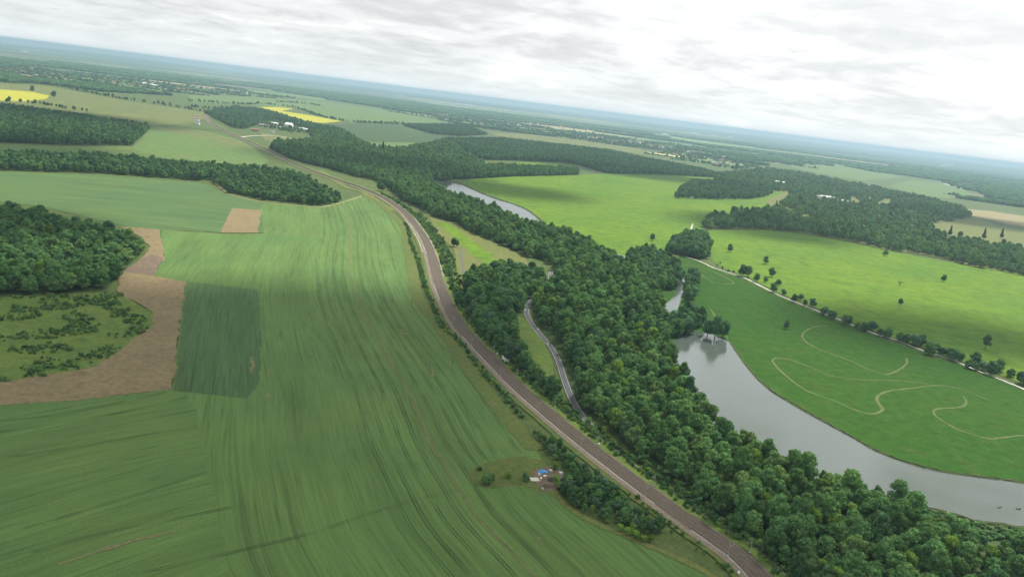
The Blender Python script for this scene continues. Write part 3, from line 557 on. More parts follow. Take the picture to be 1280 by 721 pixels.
# kind: crown mesh, trunk mesh, colour word
KIND = {}
def kind(key, word, mat, h, w, base, lumps, leaves, leaf, shape, seed, limbs=5):
    KIND[key] = (crown_mesh('crown', seed, mat, h, w, base, lumps, leaves, leaf, shape), trunk_mesh(seed, h, .035 * w, limbs), word)
kind('d1', 'dark green', L_dark, 15, 11.5, 2.5, 24, 1500, .62, 'round', 11)
kind('d2', 'dark green', L_dark, 17, 10, 2.5, 24, 1500, .60, 'tall', 12)
kind('m1', 'mid green', L_mid, 15, 11, 2.2, 26, 1600, .60, 'round', 13)
kind('m2', 'mid green', L_mid, 17, 10, 2.2, 26, 1500, .58, 'tall', 14)
kind('m3', 'mid green', L_mid, 13, 11.5, 2.0, 26, 1500, .60, 'round', 15)
kind('l1', 'light green', L_light, 14, 10.5, 2.0, 24, 1500, .58, 'round', 16)
kind('y1', 'yellow green', L_yel, 15, 9, 2.0, 22, 1400, .56, 'tall', 17)
kind('b1', 'grey green', L_blue, 14, 12, 2.0, 26, 1500, .58, 'round', 18)
kind('con', 'blackish green', L_con, 19, 8.5, 0.6, 90, 2200, .5, 'cone', 19, 0)
kind('bu1', 'mid green', L_mid, 3.4, 4.6, .2, 10, 420, .38, 'bush', 21, 3)
kind('bu2', 'dark green', L_dark, 3.8, 4.4, .2, 10, 420, .38, 'bush', 22, 3)
kind('bu3', 'yellow green', L_yel, 2.8, 4.0, .2, 9, 380, .36, 'bush', 23, 3)
kind('bu4', 'grey green', L_light, 3.0, 4.2, .2, 9, 380, .36, 'bush', 24, 3)
kind('far1', 'dark green', L_dark, 14, 30, .5, 22, 700, 1.5, 'flat', 25)
kind('far2', 'mid green', L_mid, 13, 28, .5, 22, 700, 1.5, 'flat', 26)
SRC = {}
def plant(name, key, x, y, s, rz, label, cat='tree', group=None, sz=None):
    t = empty(name, (x, y, 0.05), rz); t.scale = (s, s, s * (sz or 1)); tag(t, label, cat, group)
    c = bpy.data.objects.new('crown', KIND[key][0]); col.objects.link(c); c.parent = t
    k = bpy.data.objects.new('trunk', KIND[key][1]); col.objects.link(k); k.parent = t
    SRC.setdefault(key, c); return t

def fill(poly, step, seed, mix, jit=.42, s0=.75, s1=1.2, holes=(), dens=1.0, patch=0):
    """jittered planting inside an outline -> rows (x, y, key, scale, turn, stretch)"""
    r = np.random.RandomState(seed); P_ = np.array(poly); lo, hi = P_.min(0), P_.max(0)
    gx, gy = np.meshgrid(np.arange(lo[0], hi[0], step), np.arange(lo[1], hi[1], step)); X, Y = gx.ravel(), gy.ravel()
    X = X + (r.rand(len(X)) - .5) * 2 * jit * step; Y = Y + (r.rand(len(Y)) - .5) * 2 * jit * step
    k = inside(poly, X, Y) & (r.rand(len(X)) < dens)
    for h in holes: k &= ~inside(h, X, Y)
    X, Y = X[k], Y[k]; keys = list(mix); pw = np.array([mix[q] for q in keys], float); pw /= pw.sum(); cum = np.cumsum(pw); out = []
    for x, y in zip(X, Y):
        u = r.rand()
        if patch:
            g = .5 + .5 * noise.noise(Vector((x / patch, y / patch, seed))); u = min(.9999, max(0, u * .5 + (g * 1.5 - .25) * .5))
        out.append((x, y, keys[int(np.searchsorted(cum, u))], s0 + (s1 - s0) * r.rand() ** 1.5, r.rand() * 6.283, .85 + .35 * r.rand()))
    return out
def along(L, off0, off1, step, seed, mix, s0, s1, dens=1.0):
    r = np.random.RandomState(seed); L = np.asarray(L); N = normals2(L); s = np.r_[0, np.cumsum(np.linalg.norm(np.diff(L, axis=0), axis=1))]; out = []
    keys = list(mix); pw = np.array([mix[q] for q in keys], float); pw /= pw.sum()
    for d in np.arange(0, s[-1], step):
        if r.rand() > dens: continue
        dd = d + (r.rand() - .5) * step; o = off0 + (off1 - off0) * r.rand()
        x = np.interp(dd, s, L[:, 0]) + np.interp(dd, s, N[:, 0]) * o; y = np.interp(dd, s, L[:, 1]) + np.interp(dd, s, N[:, 1]) * o
        out.append((x, y, keys[r.choice(len(keys), p=pw)], s0 + (s1 - s0) * r.rand(), r.rand() * 6.283, .8 + .4 * r.rand()))
    return out

def mass(name, rows, label, cat='woodland'):
    """trees beyond counting: points that carry one crown each"""
    if not rows: return
    me = bpy.data.meshes.new(name); me.from_pydata([(r[0], r[1], .03) for r in rows], [], [])
    keys = sorted({r[2] for r in rows})
    for nm, typ, dat in (('variant', 'INT', [keys.index(r[2]) for r in rows]), ('turn', 'FLOAT', [r[4] for r in rows])):
        a = me.attributes.new(nm, typ, 'POINT'); a.data.foreach_set('value', dat)
    a = me.attributes.new('size', 'FLOAT_VECTOR', 'POINT'); a.data.foreach_set('vector', np.array([(r[3], r[3], r[3] * r[5]) for r in rows], np.float32).ravel())
    o = link(name, me); tag(o, label, cat, None, 'stuff')
    ng = bpy.data.node_groups.new(name, 'GeometryNodeTree')
    ng.interface.new_socket('Geometry', in_out='INPUT', socket_type='NodeSocketGeometry'); ng.interface.new_socket('Geometry', in_out='OUTPUT', socket_type='NodeSocketGeometry')
    gi = ng.nodes.new('NodeGroupInput'); go = ng.nodes.new('NodeGroupOutput'); jn = ng.nodes.new('GeometryNodeJoinGeometry')
    def attr(nm, typ):
        n = ng.nodes.new('GeometryNodeInputNamedAttribute'); n.data_type = typ; n.inputs['Name'].default_value = nm; return n.outputs['Attribute']
    av, at_, as_ = attr('variant', 'INT'), attr('turn', 'FLOAT'), attr('size', 'FLOAT_VECTOR')
    cb_ = ng.nodes.new('ShaderNodeCombineXYZ'); ng.links.new(at_, cb_.inputs[2])
    for i, key in enumerate(keys):
        cmp_ = ng.nodes.new('FunctionNodeCompare'); cmp_.data_type = 'INT'; cmp_.operation = 'EQUAL'
        ins = [s for s in cmp_.inputs if s.type == 'INT']; ng.links.new(av, ins[0]); ins[1].default_value = i
        oi = ng.nodes.new('GeometryNodeObjectInfo'); oi.transform_space = 'ORIGINAL'; oi.inputs['Object'].default_value = SRC[key]; oi.inputs['As Instance'].default_value = True
        ip = ng.nodes.new('GeometryNodeInstanceOnPoints'); ng.links.new(gi.outputs[0], ip.inputs['Points']); ng.links.new(cmp_.outputs[0], ip.inputs['Selection'])
        ng.links.new(oi.outputs['Geometry'], ip.inputs['Instance']); ng.links.new(cb_.outputs[0], ip.inputs['Rotation']); ng.links.new(as_, ip.inputs['Scale'])
        ng.links.new(ip.outputs[0], jn.inputs[0])
    ng.links.new(jn.outputs[0], go.inputs[0]); md = o.modifiers.new('planting', 'NODES'); md.node_group = ng
    return o
WID = {}
for k_, (c_, t_, w_) in KIND.items(): WID[k_] = max(v.co.x for v in c_.vertices) * 2
def pick(rows, n):
    def pri(r): return r[3] * WID[r[2]] / math.hypot(r[0], r[1], 230) if in_frame(r[0], r[1]) else 0
    s = sorted(rows, key=pri, reverse=True); a = [r for r in s[:n] if pri(r) > 0]; return a, s[len(a):]
def dist_line(L, x, y): return float(np.sqrt(((np.asarray(L) - (x, y)) ** 2).sum(1).min()))

MIXW = {'d1': 2, 'd2': 1.6, 'm1': 3, 'y1': .8, 'm2': 2.4, 'l1': 1.6, 'm3': 2.4, 'b1': 1.6}
def corridor(L, a, b): return [tuple(p) for p in offset(L, a)] + [tuple(p) for p in offset(L, b)][::-1]
road_zone = corridor(smooth_line(ROAD, 6), -3.5, 3.5)
road_gap = corridor(smooth_line([(20.3,948.3),(26.3,892.7),(36.9,848.3),(48.1,802.9),(53.6,762.6),(56.8,720.6),(58.9,694.9)], 6), -12, 6.5)
rows = fill(VALLEY_WOOD, 8.6, 5, MIXW, s0=.62, s1=1.5, holes=[[(296.9,544.4),(365.3,516.0),(418.2,497.8),(397.3,454.1),(344.1,471.4),(311.8,477.1),(290.0,495.7),(280.2,516.8)], road_gap, road_zone, GLADE, LAKE, LAKE2, CHANNEL], patch=40)
rows = [r for r in rows if dist_line(RAIL, r[0], r[1]) > 19]
LAKE_L = smooth_line(LAKE, 10)
near, rest = pick(rows, 290)
for x, y, k_, s, rz, st in near:
    w_ = ('tall ' if s * st > 1.2 else 'low ' if s * st < .78 else '') + KIND[k_][2]
    lev = 'at the picture bottom' if y < 480 else 'abreast of the scrap yard' if y < 560 else 'above the scrap yard' if y < 620 else 'by the road end' if y < 720 else 'by the glade'
    if dist_line(LAKE_L, x, y) < 22: lab = f'{w_} tree on the wooded lake shore, {lev}'
    elif dist_line(RAIL, x, y) < 45: lab = f'{w_} tree at the wood edge facing the railway, {lev}'
    else: lab = f'{w_} tree inside the lakeside wood, {lev}'
    gr = 'trees: ' + lab
    plant('woodland_tree', k_, x, y, s, rz, lab, 'tree', gr, st)
up = [r for r in rest if r[1] > 1500]; lo_ = [r for r in rest if r[1] <= 1500]
mass_jobs = [('valley_woodland', lo_, 'dense mixed green woodland filling the valley between railway and lakes'), ('upper_valley_woodland', up, 'distant woodland at the far end of the valley by the village')]

rows = fill(COPSE_RAIL, 8.0, 6, {'d1': 2, 'm1': 2, 'd2': 1, 'm3': 2, 'b1': 1, 'l1': .7}, s0=.7, s1=1.3, holes=[GLADE, road_zone])
rows = [r for r in rows if dist_line(RAIL, r[0], r[1]) > 15]
rows += fill(ROAD_COPSE, 8.2, 66, {'d1': 1, 'm1': 2, 'd2': 1, 'm3': 2, 'b1': 1, 'l1': 1}, s0=.7, s1=1.3, holes=[road_zone])
near, rest = pick(rows, 200)
for x, y, k_, s, rz, st in near: plant('copse_tree', k_, x, y, s, rz, f'{KIND[k_][2]} tree in the copse between the railway and the road', 'tree', f'{KIND[k_][2]} trees in the railway copse', st)
mass_jobs.append(('railside_copse', rest, 'small copse trees beside the railway bend'))

SOIL_L, SCRUB_L = smooth_line([(-400.8,803.8),(-432.7,876.3),(-442.8,915.2),(-455.9,982.8),(-474.0,1039.4),(-511.3,1089.3),(-564.6,1141.2)], 8), smooth_line([(-528.9,684.6),(-482.9,745.8),(-403.6,809.5)], 8)
rows = fill(LEFT_WOOD, 10.0, 7, {'m1': 3, 'm3': 3, 'l1': 1.5, 'd1': 2, 'm2': 1, 'y1': .2}, s0=.85, s1=1.6)
near, rest = pick(rows, 170)
for x, y, k_, s, rz, st in near: plant('copse_tree', k_, x, y, s, rz, (lab := ('tall ' if s * st > 1.25 else 'low ' if s * st < .95 else '') + f'{KIND[k_][2]} tree in the round wood, ' + ('at its edge by the bare soil' if dist_line(SOIL_L, x, y) < 40 else 'at its edge by the rough grass' if dist_line(SCRUB_L, x, y) < 45 else 'well inside the wood')), 'tree', 'trees: ' + lab, st * .9)
mass_jobs.append(('copse_interior', rest, 'further trees of the round wood beside the bare soil strip'))

rows = fill(BELT_WOOD, 10.5, 8, {'d1': 3, 'm1': 2, 'd2': 1.0, 'm3': 2.5}, s0=.8, s1=1.35)
near, rest = pick(rows, 120)
for x, y, k_, s, rz, st in near: plant('belt_tree', k_, x, y, s, rz, (lab := ('tall ' if s * st > 1.15 else '') + f'{KIND[k_][2]} tree in the long wood belt, ' + ('at its end near the railway' if x > -520 else 'behind the bare soil plot' if x > -760 else 'behind the upper wheat field')), 'tree', 'trees: ' + lab, st * .85)
mass_jobs.append(('woodland_belt', rest, 'long dark belt of woodland across the fields'))
mass_jobs.append(('hilltop_wood', fill(NORTH_WOOD, 12, 9, {'d1': 3, 'm1': 2, 'd2': 1.5, 'm3': 2}, s0=.9, s1=1.3, patch=160), 'dark block of woodland below the yellow rape field'))
mass_jobs.append(('village_wood', fill(VILLAGE_WOOD, 12, 10, {'d1': 3, 'm1': 3, 'd2': 1.5, 'm3': 2}, s0=.7, s1=1.2, holes=[[(-1296,3911),(-1305,4245),(-1018,3798),(-933,3484),(-1002,3431),(-1138,3541)]]), 'belt of trees around the distant village'))
mass_jobs.append(('village_trees', fill([(-1296,3911),(-1305,4245),(-1018,3798),(-933,3484),(-1002,3431),(-1138,3541)], 15, 67, {'d1': 2, 'm1': 3, 'm3': 2}, s0=.5, s1=.9, dens=.3), 'garden trees between the village barns'))
mass_jobs.append(('plantation', fill(STRIP_WOOD, 13, 12, {'d1': 3, 'd2': 3, 'm2': 1}, s0=.9, s1=1.2), 'narrow dark plantation on the far edge of the green field'))
mass_jobs.append(('lake_head_woodland', fill(NORTH_BAND, 10, 13, {'d1': 2, 'm1': 3, 'l1': 1.5, 'm2': 2, 'b1': 1}, s0=.8, s1=1.25) + fill(NORTH_BAND2, 11, 14, {'d1': 3, 'd2': 2, 'm1': 2, 'm2': 1.5, 'l1': .6}, s0=.9, s1=1.3, patch=120), 'woodland behind the bright meadow and the far lake'))
def house_hole(p, w, a, b_): return [(p[0] - w, p[1] - a), (p[0] + w, p[1] - a), (p[0] + w, p[1] + b_), (p[0] - w, p[1] + b_)]
HH = [house_hole([(1216,3356)][0], 46, 62, 30), house_hole([(1284,3344)][0], 34, 55, 22), house_hole([(1272,4183)][0], 40, 75, 20), house_hole([(1348,4326)][0], 25, 75, 20)]
rows = fill(MANSION_WOOD, 13, 15, {'d1': 2.5, 'm1': 2.5, 'm2': 1.5, 'l1': 3.2, 'm3': 2, 'y1': 1.6, 'b1': 1, 'con': .25}, s0=.9, s1=1.6, holes=HH + [[(864,2980),(1047,3403),(1175,3715),(1043,3281),(897,2894),(819,2748)], [(1602,3897),(1663,3965),(1534,3664),(1459,3554)], [(1543,3644),(1677,3815),(1548,3504),(1441,3370)], [(1482,3831),(1516,3802),(1385,3393),(1326,3360)]], dens=.86, patch=110)
rows = [r for r in rows if noise.noise(Vector((r[0] / 75, r[1] / 75, 5))) < .04 or r[1] < 2250]
mass_jobs.append(('park_woodland', rows, 'broad mixed park woodland around the white country house'))
rows = fill(PARK_COPSE, 12, 16, {'d1': 2, 'm1': 3, 'd2': 1, 'l1': .6}, s0=.9, s1=1.3, dens=.55)
near, rest = pick(rows, 110)
mass_jobs.append(('meadow_copse', rest, 'further trees of the clump at the far side of the bright meadow'))
for x, y, k_, s, rz, st in near: plant('parkland_tree', k_, x, y, s, rz, f'{KIND[k_][2]} tree in the clump at the far side of the bright meadow', 'tree', f'{KIND[k_][2]} trees of the far meadow clump', st)
words = ['riverside clump left of the narrow river', 'small clump on the inner bend of the narrow river', 'tall clump where the pale drive starts', 'clump at the head of the near lake']
river_rest = []
for q, pl in enumerate(RIVER_COPSES):
    near, rest = pick(fill(pl, 9, 30 + q, {'d1': 3, 'm1': 2, 'd2': 1.5, 'b1': 1, 'm3': 1}, s0=.85, s1=1.3, holes=[CHANNEL]), 70)
    river_rest += rest
    for x, y, k_, s, rz, st in near:
        plant('riverside_tree', k_, x, y, s, rz, f'{KIND[k_][2]} tree in the {words[q]}', 'tree', f'{KIND[k_][2]} trees, {words[q]}', st)

mass_jobs.append(('riverside_copse', river_rest, 'further trees of the riverside clumps'))

# single trees that stand apart
for n_, (pt, k_, hgt, lab) in enumerate((
    ([(269,1645)], 'd1', 13, 'lone dark tree on the bright meadow beside the riverside clump'),
    ([(423,1624)], 'm1', 14, 'small slim tree with bare stem near the meadow corner'),
    ([(468,1528)], 'd1', 13, 'round dark tree on the meadow, upper one of two near the hedge'),
    ([(441.3,1394.8)], 'd1', 14, 'round dark tree on the meadow, lower one of two near the hedge'),
    ([(382.8,1366.4)], 'd1', 17, 'large dark tree by the drive at the hedge start'),
    ([(393.7,1366.3)], 'm1', 16, 'second large tree beside the drive, touching its darker neighbour'),
    ([(353.5,1019.6)], 'm1', 10, 'lone small tree on the near meadow between drive and lake'),
    ([(616.3,1283.1)], 'd1', 9, 'lone round tree on the meadow below the leafless tree'),
    ([(833,1584)], 'd1', 12, 'lone dark tree on the meadow to the right of the leafless tree'),
    ([(834,1860)], 'm3', 12, 'pale small tree close to the park woodland edge'),
    ([(624.7,1046.5)], 'm2', 17, 'tall airy tree rising above the drive hedge'),
    ([(240.9,922.7)], 'd2', 24, 'tall dark tree at the tip of the near lake'),
    ([(253.0,934.7)], 'd1', 18, 'broad dark tree beside the tall one at the tip of the lake'),
    ([(234.7,933.3)], 'd1', 17, 'rounded dark tree on the water side of the lake tip'),
    ([(1163,2008)], 'd1', 14, 'dark tree on the meadow edge below the lawn, nearest the corner'),
    ([(1182,2010)], 'd2', 13, 'second dark tree on the meadow edge below the lawn'),
    ([(1189,1963)], 'd1', 13, 'third dark tree on the meadow edge below the lawn'),
    ([(-334,1896)], 'd2', 18, 'single round tree between railway and wood north of the bend'),
    ([(-328,1903)], 'd1', 15, 'second round tree beside it between railway and wood'),
    ([(-2445,4050)], 'd1', 26, 'dark round tree above the yellow rape field'), ([(-2210,3827)], 'd1', 26, 'dark tree at the tip of the yellow rape field'),
    ([(-59.0,931.5)], 'd1', 15, 'round dark tree next to the farm track and railway'),
    ([(-102.5,1309.0)], 'd1', 12, 'dark bushy tree at the top of the farm track'), ([(-96.9,1305.4)], 'd2', 10, 'second dark bushy tree at the top of the farm track'),
    ([(1313,2524)], 'con', 34, 'tall dark conifer on the lawn, first of three'), ([(1434,2556)], 'con', 36, 'tall dark conifer on the lawn, middle of three'), ([(1546,2657)], 'con', 34, 'tall dark conifer on the lawn, last of three'),
    ([(-517,2937)], 'con', 46, 'spire shaped dark conifer above the village wood'),
    ([(859,2809)], 'con', 22, 'dark conifer beside the meadow tongue by the park woodland'),
)):
    x, y = pt[0]; hh = max(v.co.z for v in KIND[k_][0].vertices); plant('parkland_tree' if k_ != 'con' else 'conifer_tree', k_, x, y, hgt / hh * (1.0 if k_ == 'con' else 1.22), n_ * 1.7, lab)
x, y = [(692.8,1461.2)][0]
t = empty('bare_tree', (x, y, 0)); tag(t, 'leafless tree with spreading bare branches on the meadow', 'tree')
link('trunk', trunk_mesh(77, 15, .5, 9, True), None, t)
c_ = link('crown', crown_mesh('crown', 78, L_light, 14, 10, 5, 9, 90, .35, 'round', False), None, t)

# hedge along the drive
DH = list(enumerate([(354.9,1432.5),(360.9,1414.6),(364.9,1389.1),(367.4,1462.8),(374.3,1388.1),(397.8,1330.4),(414.7,1334.0),(430.2,1318.3),(405.0,1257.8),(416.7,1242.2),(418.6,1196.3),(431.1,1182.8),(436.0,1220.7),(440.1,1177.6),(439.7,1135.4),(447.6,1112.6),(454.6,1086.4),(465.1,1070.9),(470.6,1057.7),(486.3,1072.7),(484.5,1044.7),(492.9,1037.2),(504.4,1027.5),(511.4,1026.9),(516.2,1014.6),(526.4,1019.0),(517.1,977.5),(533.0,994.1),(533.7,981.0),(540.9,977.4),(540.7,961.3),(549.7,961.8),(544.7,935.2),(564.8,955.3),(562.3,936.1),(561.0,918.0),(578.1,930.4),(584.5,918.4),(583.5,895.7),(584.7,874.9),(581.9,841.3)]))
DH += [(n_ + 60, (p[0] + 5 - (n_ % 4) * 2, p[1] + 9 - (n_ % 3) * 7)) for n_, p in DH if n_ > 13]
for n_, p in DH:
    k_ = ['d1', 'm1', 'm3', 'd1', 'b1'][n_ % 5]; s = (.38 if n_ < 5 else .88) * (.75 + .5 * ((n_ * 37) % 11) / 11) * (1.25 if n_ in (22, 24, 26, 33, 35) else 1)
    plant('hedgerow_tree', k_, p[0], p[1], s, n_ * 1.3, f'{KIND[k_][2]} tree in the hedge along the pale drive', 'tree', f'{KIND[k_][2]} trees in the drive hedge', .9)

# bushes: railway hedges, scrub, plot
hw = along(smooth_line([(-209.2,1481.2),(-194.6,1424.5),(-172.4,1303.9),(-153.9,1221.6),(-134.3,1132.8),(-119.1,1054.4),(-105.5,990.4),(-94.7,944.8),(-68.2,835.1),(-49.1,795.2),(-26.4,730.4),(-10.4,686.3),(1.3,659.6),(12.5,627.6),(21.9,604.7)], 6), -2, 2.5, 2.6, 41, {'bu1': 3, 'bu2': 3, 'bu3': 1.4, 'bu4': 1}, .5, 1.15, .85)
for x, y, k_, s, rz, st in hw: plant('hedge_bush', k_, x, y, s, rz, (lab := f'{KIND[k_][2]} bush in the field side railway hedge, ' + ('above the bend' if y > 1250 else 'on the bend by the farm track' if y > 950 else 'opposite the railway copse' if y > 760 else 'near the power poles' if y > 640 else 'near the thicket')), 'bush', 'bushes: ' + lab, st)
RB = fill([(25.2,591.0),(34.4,569.1),(50.0,553.6),(60.5,529.7),(75.5,507.9),(84.9,493.1),(93.2,474.7),(103.1,462.0),(109.0,451.8),(106.1,445.5),(94.0,449.1),(79.7,450.4),(68.1,457.2),(58.6,464.9),(49.5,474.0),(44.3,489.1),(49.8,498.6),(56.0,506.1),(48.1,528.8),(40.5,545.2),(30.2,572.3)], 4.6, 42, {'d1': 2, 'm1': 2.2, 'b1': 1, 'm3': 1, 'bu1': 1, 'y1': .35}, s0=.30, s1=.62)
RB = [r if not r[2].startswith('bu') else (*r[:3], r[3] * 2.2, *r[4:]) for r in RB]
RB = [r for r in RB if dist_line(RAIL, r[0], r[1]) > 13]
for x, y, k_, s, rz, st in RB: plant('thicket_tree', k_, x, y, s, rz, f'{KIND[k_][2]} small tree in the thicket between scrap yard and railway', 'tree', f'{KIND[k_][2]} thicket trees by the scrap yard', st)
for n_, p in enumerate([(46.4,489.6),(49.9,483.8),(52.3,480.1),(43.9,494.6)]):
    plant('thicket_tree', 'y1', p[0], p[1], .5 + .06 * n_, n_, 'bright yellow green tree at the front of the thicket beside the scrap yard', 'tree', 'bright trees by the scrap yard', .8)
for n_, p in enumerate([(81.7,446.1),(86.1,442.6),(90.5,439.9),(93.9,437.1),(98.2,437.3),(89.0,447.0)]):
    plant('thicket_bush', 'bu3', p[0], p[1], 1.3 + .15 * (n_ % 3), n_, 'yellowish bush at the lower end of the thicket by the field', 'bush', 'yellowish bushes at the thicket end')
er = along(RAIL[84:164], 13, 22, 2.2, 43, {'bu1': 3, 'bu2': 2, 'bu3': 2, 'bu4': 2}, .6, 1.3, .9) + along(RAIL[84:139], 20, 34, 2.6, 44, {'bu1': 3, 'bu2': 2, 'bu3': 2, 'bu4': 2}, .6, 1.4, .9)
sb = fill(SCRUB, 3.6, 45, {'bu1': 3, 'bu2': 1, 'bu4': 3, 'bu3': 1.5}, s0=.4, s1=1.3, dens=.6)
sb = [r for r in sb if noise.noise(Vector((r[0] / 28, r[1] / 28, 3))) > .0]
near, rest = pick(sb, 200)
for x, y, k_, s, rz, st in near: plant('scrub_bush', k_, x, y, s, rz, f'{KIND[k_][2]} bush on the rough grass below the round wood', 'bush', f'{KIND[k_][2]} bushes of the rough grass', st * .6)
vb = along(RAIL[:84], 13, 22, 1.3, 46, {'bu1': 3, 'bu2': 2, 'bu3': 1.5, 'bu4': 3}, .3, 1.0, .8) + along(RAIL[:84], 18, 30, 1.6, 49, {'bu1': 3, 'bu2': 3, 'bu3': 1, 'bu4': 2}, .6, 1.5, .8) + along(RAIL[:28], -19, -11.5, 2.6, 47, {'bu1': 3, 'bu4': 2, 'bu3': 1}, .3, .8, .7)
mass_jobs.append(('railside_scrub', er + vb + rest, 'low scrub and brambles on the railway verge'))
lb = along(smooth_line([(276.8,540.3),(296.0,532.3),(305.0,527.6),(322.2,522.9),(335.3,516.2),(363.8,513.5)], 5), 1, 9, 1.6, 48, {'bu1': 3, 'bu2': 3, 'bu4': 1}, .6, 1.4) + along(smooth_line([(283.3,529.0),(300.8,518.7),(317.8,514.1),(330.7,507.6),(358.1,503.8)], 5), 1, 14, 1.5, 58, {'bu1': 3, 'bu2': 3, 'bu3': 1}, .8, 1.8)
for x, y, k_, s, rz, st in lb: plant('shore_bush', k_, x, y, s, rz, f'{KIND[k_][2]} bush on the open near shore of the lake', 'bush', f'{KIND[k_][2]} bushes on the open lake shore', st * .7)
for n_, (p, k_, s, lab) in enumerate((([(-1.3,484.6)][0], 'bu1', 1.9, 'large round bush on the rough plot in the wheat'), ([(12.7,497.8)][0], 'bu3', 1.5, 'yellow green bush on the rough plot near the scrap yard'), ([(23.9,497.3)][0], 'bu2', 1.3, 'dark bush against the scrap yard'), ([(-6.7,503.1)][0], 'bu2', .8, 'small dark bush at the plot tip'), ([(44.0,519.9)][0], 'bu3', 1.8, 'upright yellow green bush behind the scrap yard'), ([(1.9,491.3)][0], 'bu4', 1.2, 'brownish bush beside the large round one on the plot'))):
    plant('plot_bush', k_, p[0], p[1], s, n_ * 2.0, lab, 'bush')

# ------------------------------------------------------------------ far farmland patchwork with woods and hedges
r_ = np.random.RandomState(21)
PAL = [(.055, .095, .030), (.07, .115, .034), (.045, .08, .03), (.08, .11, .04), (.115, .14, .05), (.19, .18, .08), (.04, .07, .028), (.10, .155, .040), (.24, .22, .12), (.05, .085, .038)]
WOODC = (.028, .050, .024)
m_patch, nt, b = new_mat('farmland', .95, .1)
at = nd(nt, 'ShaderNodeAttribute', attribute_name='tint'); g = nd(nt, 'ShaderNodeNewGeometry')
c = mix_c(nt, 1.0, at.outputs['Color'], ramp(nt, noise_n(nt, g.outputs['Position'], .004, 4), [(.3, .8), (.7, 1.15)]), 'MULTIPLY')
c = mix_c(nt, 1.0, c, ramp(nt, noise_n(nt, g.outputs['Position'], .03, 3), [(.3, .85), (.7, 1.12)]), 'MULTIPLY'); nt.links.new(c, b.inputs['Base Color'])
TRACED = [(-969.9,1080.4),(-2858,3222),(-3033,3994),(-3097,4820),(-3013,5157),(-2379,4787),(-2653,6320),(-2590,7352),(-2372,8930),(-1679,8911),(-1101,7876),(-739,7468),(-311,6234),(-27,6899),(448,7031),(853,6230),(1003,4524),(1842,6425),(2450,7556),(3199,9085),(3785,9232),(3512,7643),(4350,8110),(2742,5024),(2659,3690),(1140.9,1337.3),(299.5,328.7),(-229.0,239.9)]
far_rows = []; vs, fs, tint = [], [], []; villages = []
def patchwork(x0, x1, y0, y1, dx, dy, rot, z, lod, wsc=(2600, 1500), wth=-.10):
    nx, ny = int((x1 - x0) / dx), int((y1 - y0) / dy); ca, sa = math.cos(rot), math.sin(rot)
    J = np.zeros((nx + 1, ny + 1, 2))
    for i in range(nx + 1):
        for j in range(ny + 1):
            x = x0 + (i + .62 * (r_.rand() - .5) + .5 * (j % 2)) * dx; y = y0 + (j + .55 * (r_.rand() - .5)) * dy; J[i, j] = (x * ca - y * sa, x * sa + y * ca)
    for i in range(nx):
        for j in range(ny):
            q = [J[i, j], J[i + 1, j], J[i + 1, j + 1], J[i, j + 1]]; c = sum(q) / 4; d = math.hypot(*c)
            if c[1] < 1500 or abs(math.atan2(c[0], c[1])) > R(46) or not (lod[0] < d <= lod[1]): continue
            inn = inside(TRACED, np.array([p[0] for p in q] + [c[0]]), np.array([p[1] for p in q] + [c[1]]))
            if inn[4] or inn.sum() > 2: continue
            wn = noise.noise(Vector((c[0] / wsc[0], c[1] / wsc[1], 1.3))) + .5 * noise.noise(Vector((c[0] / wsc[0] * 2.6, c[1] / wsc[1] * 2.6, 7.7)))
            wood = wn + .22 * (r_.rand() - .5) > wth
            n = len(vs); vs.extend([(p[0], p[1], z) for p in q]); fs.append((n, n + 1, n + 2, n + 3))
            col_ = WOODC if wood else PAL[r_.randint(len(PAL))]; lum = 1 + 1.1 * noise.noise(Vector((c[0] / wsc[0] * 1.3, c[1] / wsc[1] * 1.6, 22))); tint.append([v * lum * (.85 + .3 * r_.rand()) for v in col_])
            if d > 15000: continue
            st = 20 if d < 5000 else (26 if d < 8000 else 36 if d < 11500 else 60); big = st / 22.0
            A, B, D_ = q[0], q[1] - q[0], q[3] - q[0]; C_ = q[2] - q[1] - q[3] + q[0]
            if wood:
                for u in np.arange(.02, 1, st / np.linalg.norm(B)):
                    for w2 in np.arange(.02, 1, st / np.linalg.norm(D_)):
                        if r_.rand() < .12: continue
                        p = A + B * u + D_ * w2 + C_ * u * w2 + (r_.rand(2) - .5) * st * .7
                        far_rows.append((p[0], p[1], ('far1', 'far2')[r_.rand() < .4], big * (.75 + .4 * r_.rand()), r_.rand() * 6.28, (.9 + .5 * r_.rand()) / big))
            else:
                for a_, b_ in ((q[0], q[1]), (q[1], q[2])):
                    if r_.rand() < .22: continue
                    if d > 9000: continue
                    L = np.linalg.norm(b_ - a_); gap = .05 + .3 * r_.rand()
                    for t_ in np.arange(0, 1, 11 / L):
                        if r_.rand() < gap: continue
                        p = a_ + (b_ - a_) * t_ + (r_.rand(2) - .5) * 4; tall = r_.rand() < .15
                        far_rows.append((p[0], p[1], ('far1', 'far2')[r_.randint(2)], .34 + .22 * r_.rand() + .2 * tall, r_.rand() * 6.28, .9 + .4 * r_.rand() + .6 * tall))
                if r_.rand() < .12 and 3800 < d < 10500: villages.append(c)
patchwork(-9000, 12000, -3000, 11000, 330, 210, R(-18), .02, (0, 9000))
patchwork(-16000, 22000, -6000, 22000, 1000, 560, R(8), .03, (9000, 20000), (5200, 3200), -.14)
patchwork(-45000, 45000, -6000, 46000, 2600, 1700, R(-6), .05, (20000, 44000), (11000, 7500), -.12)
me = mesh('farmland', vs, fs, m_patch); a = me.attributes.new('tint', 'FLOAT_COLOR', 'FACE'); a.data.foreach_set('color', np.array([(*t_, 1) for t_ in tint], np.float32).ravel())
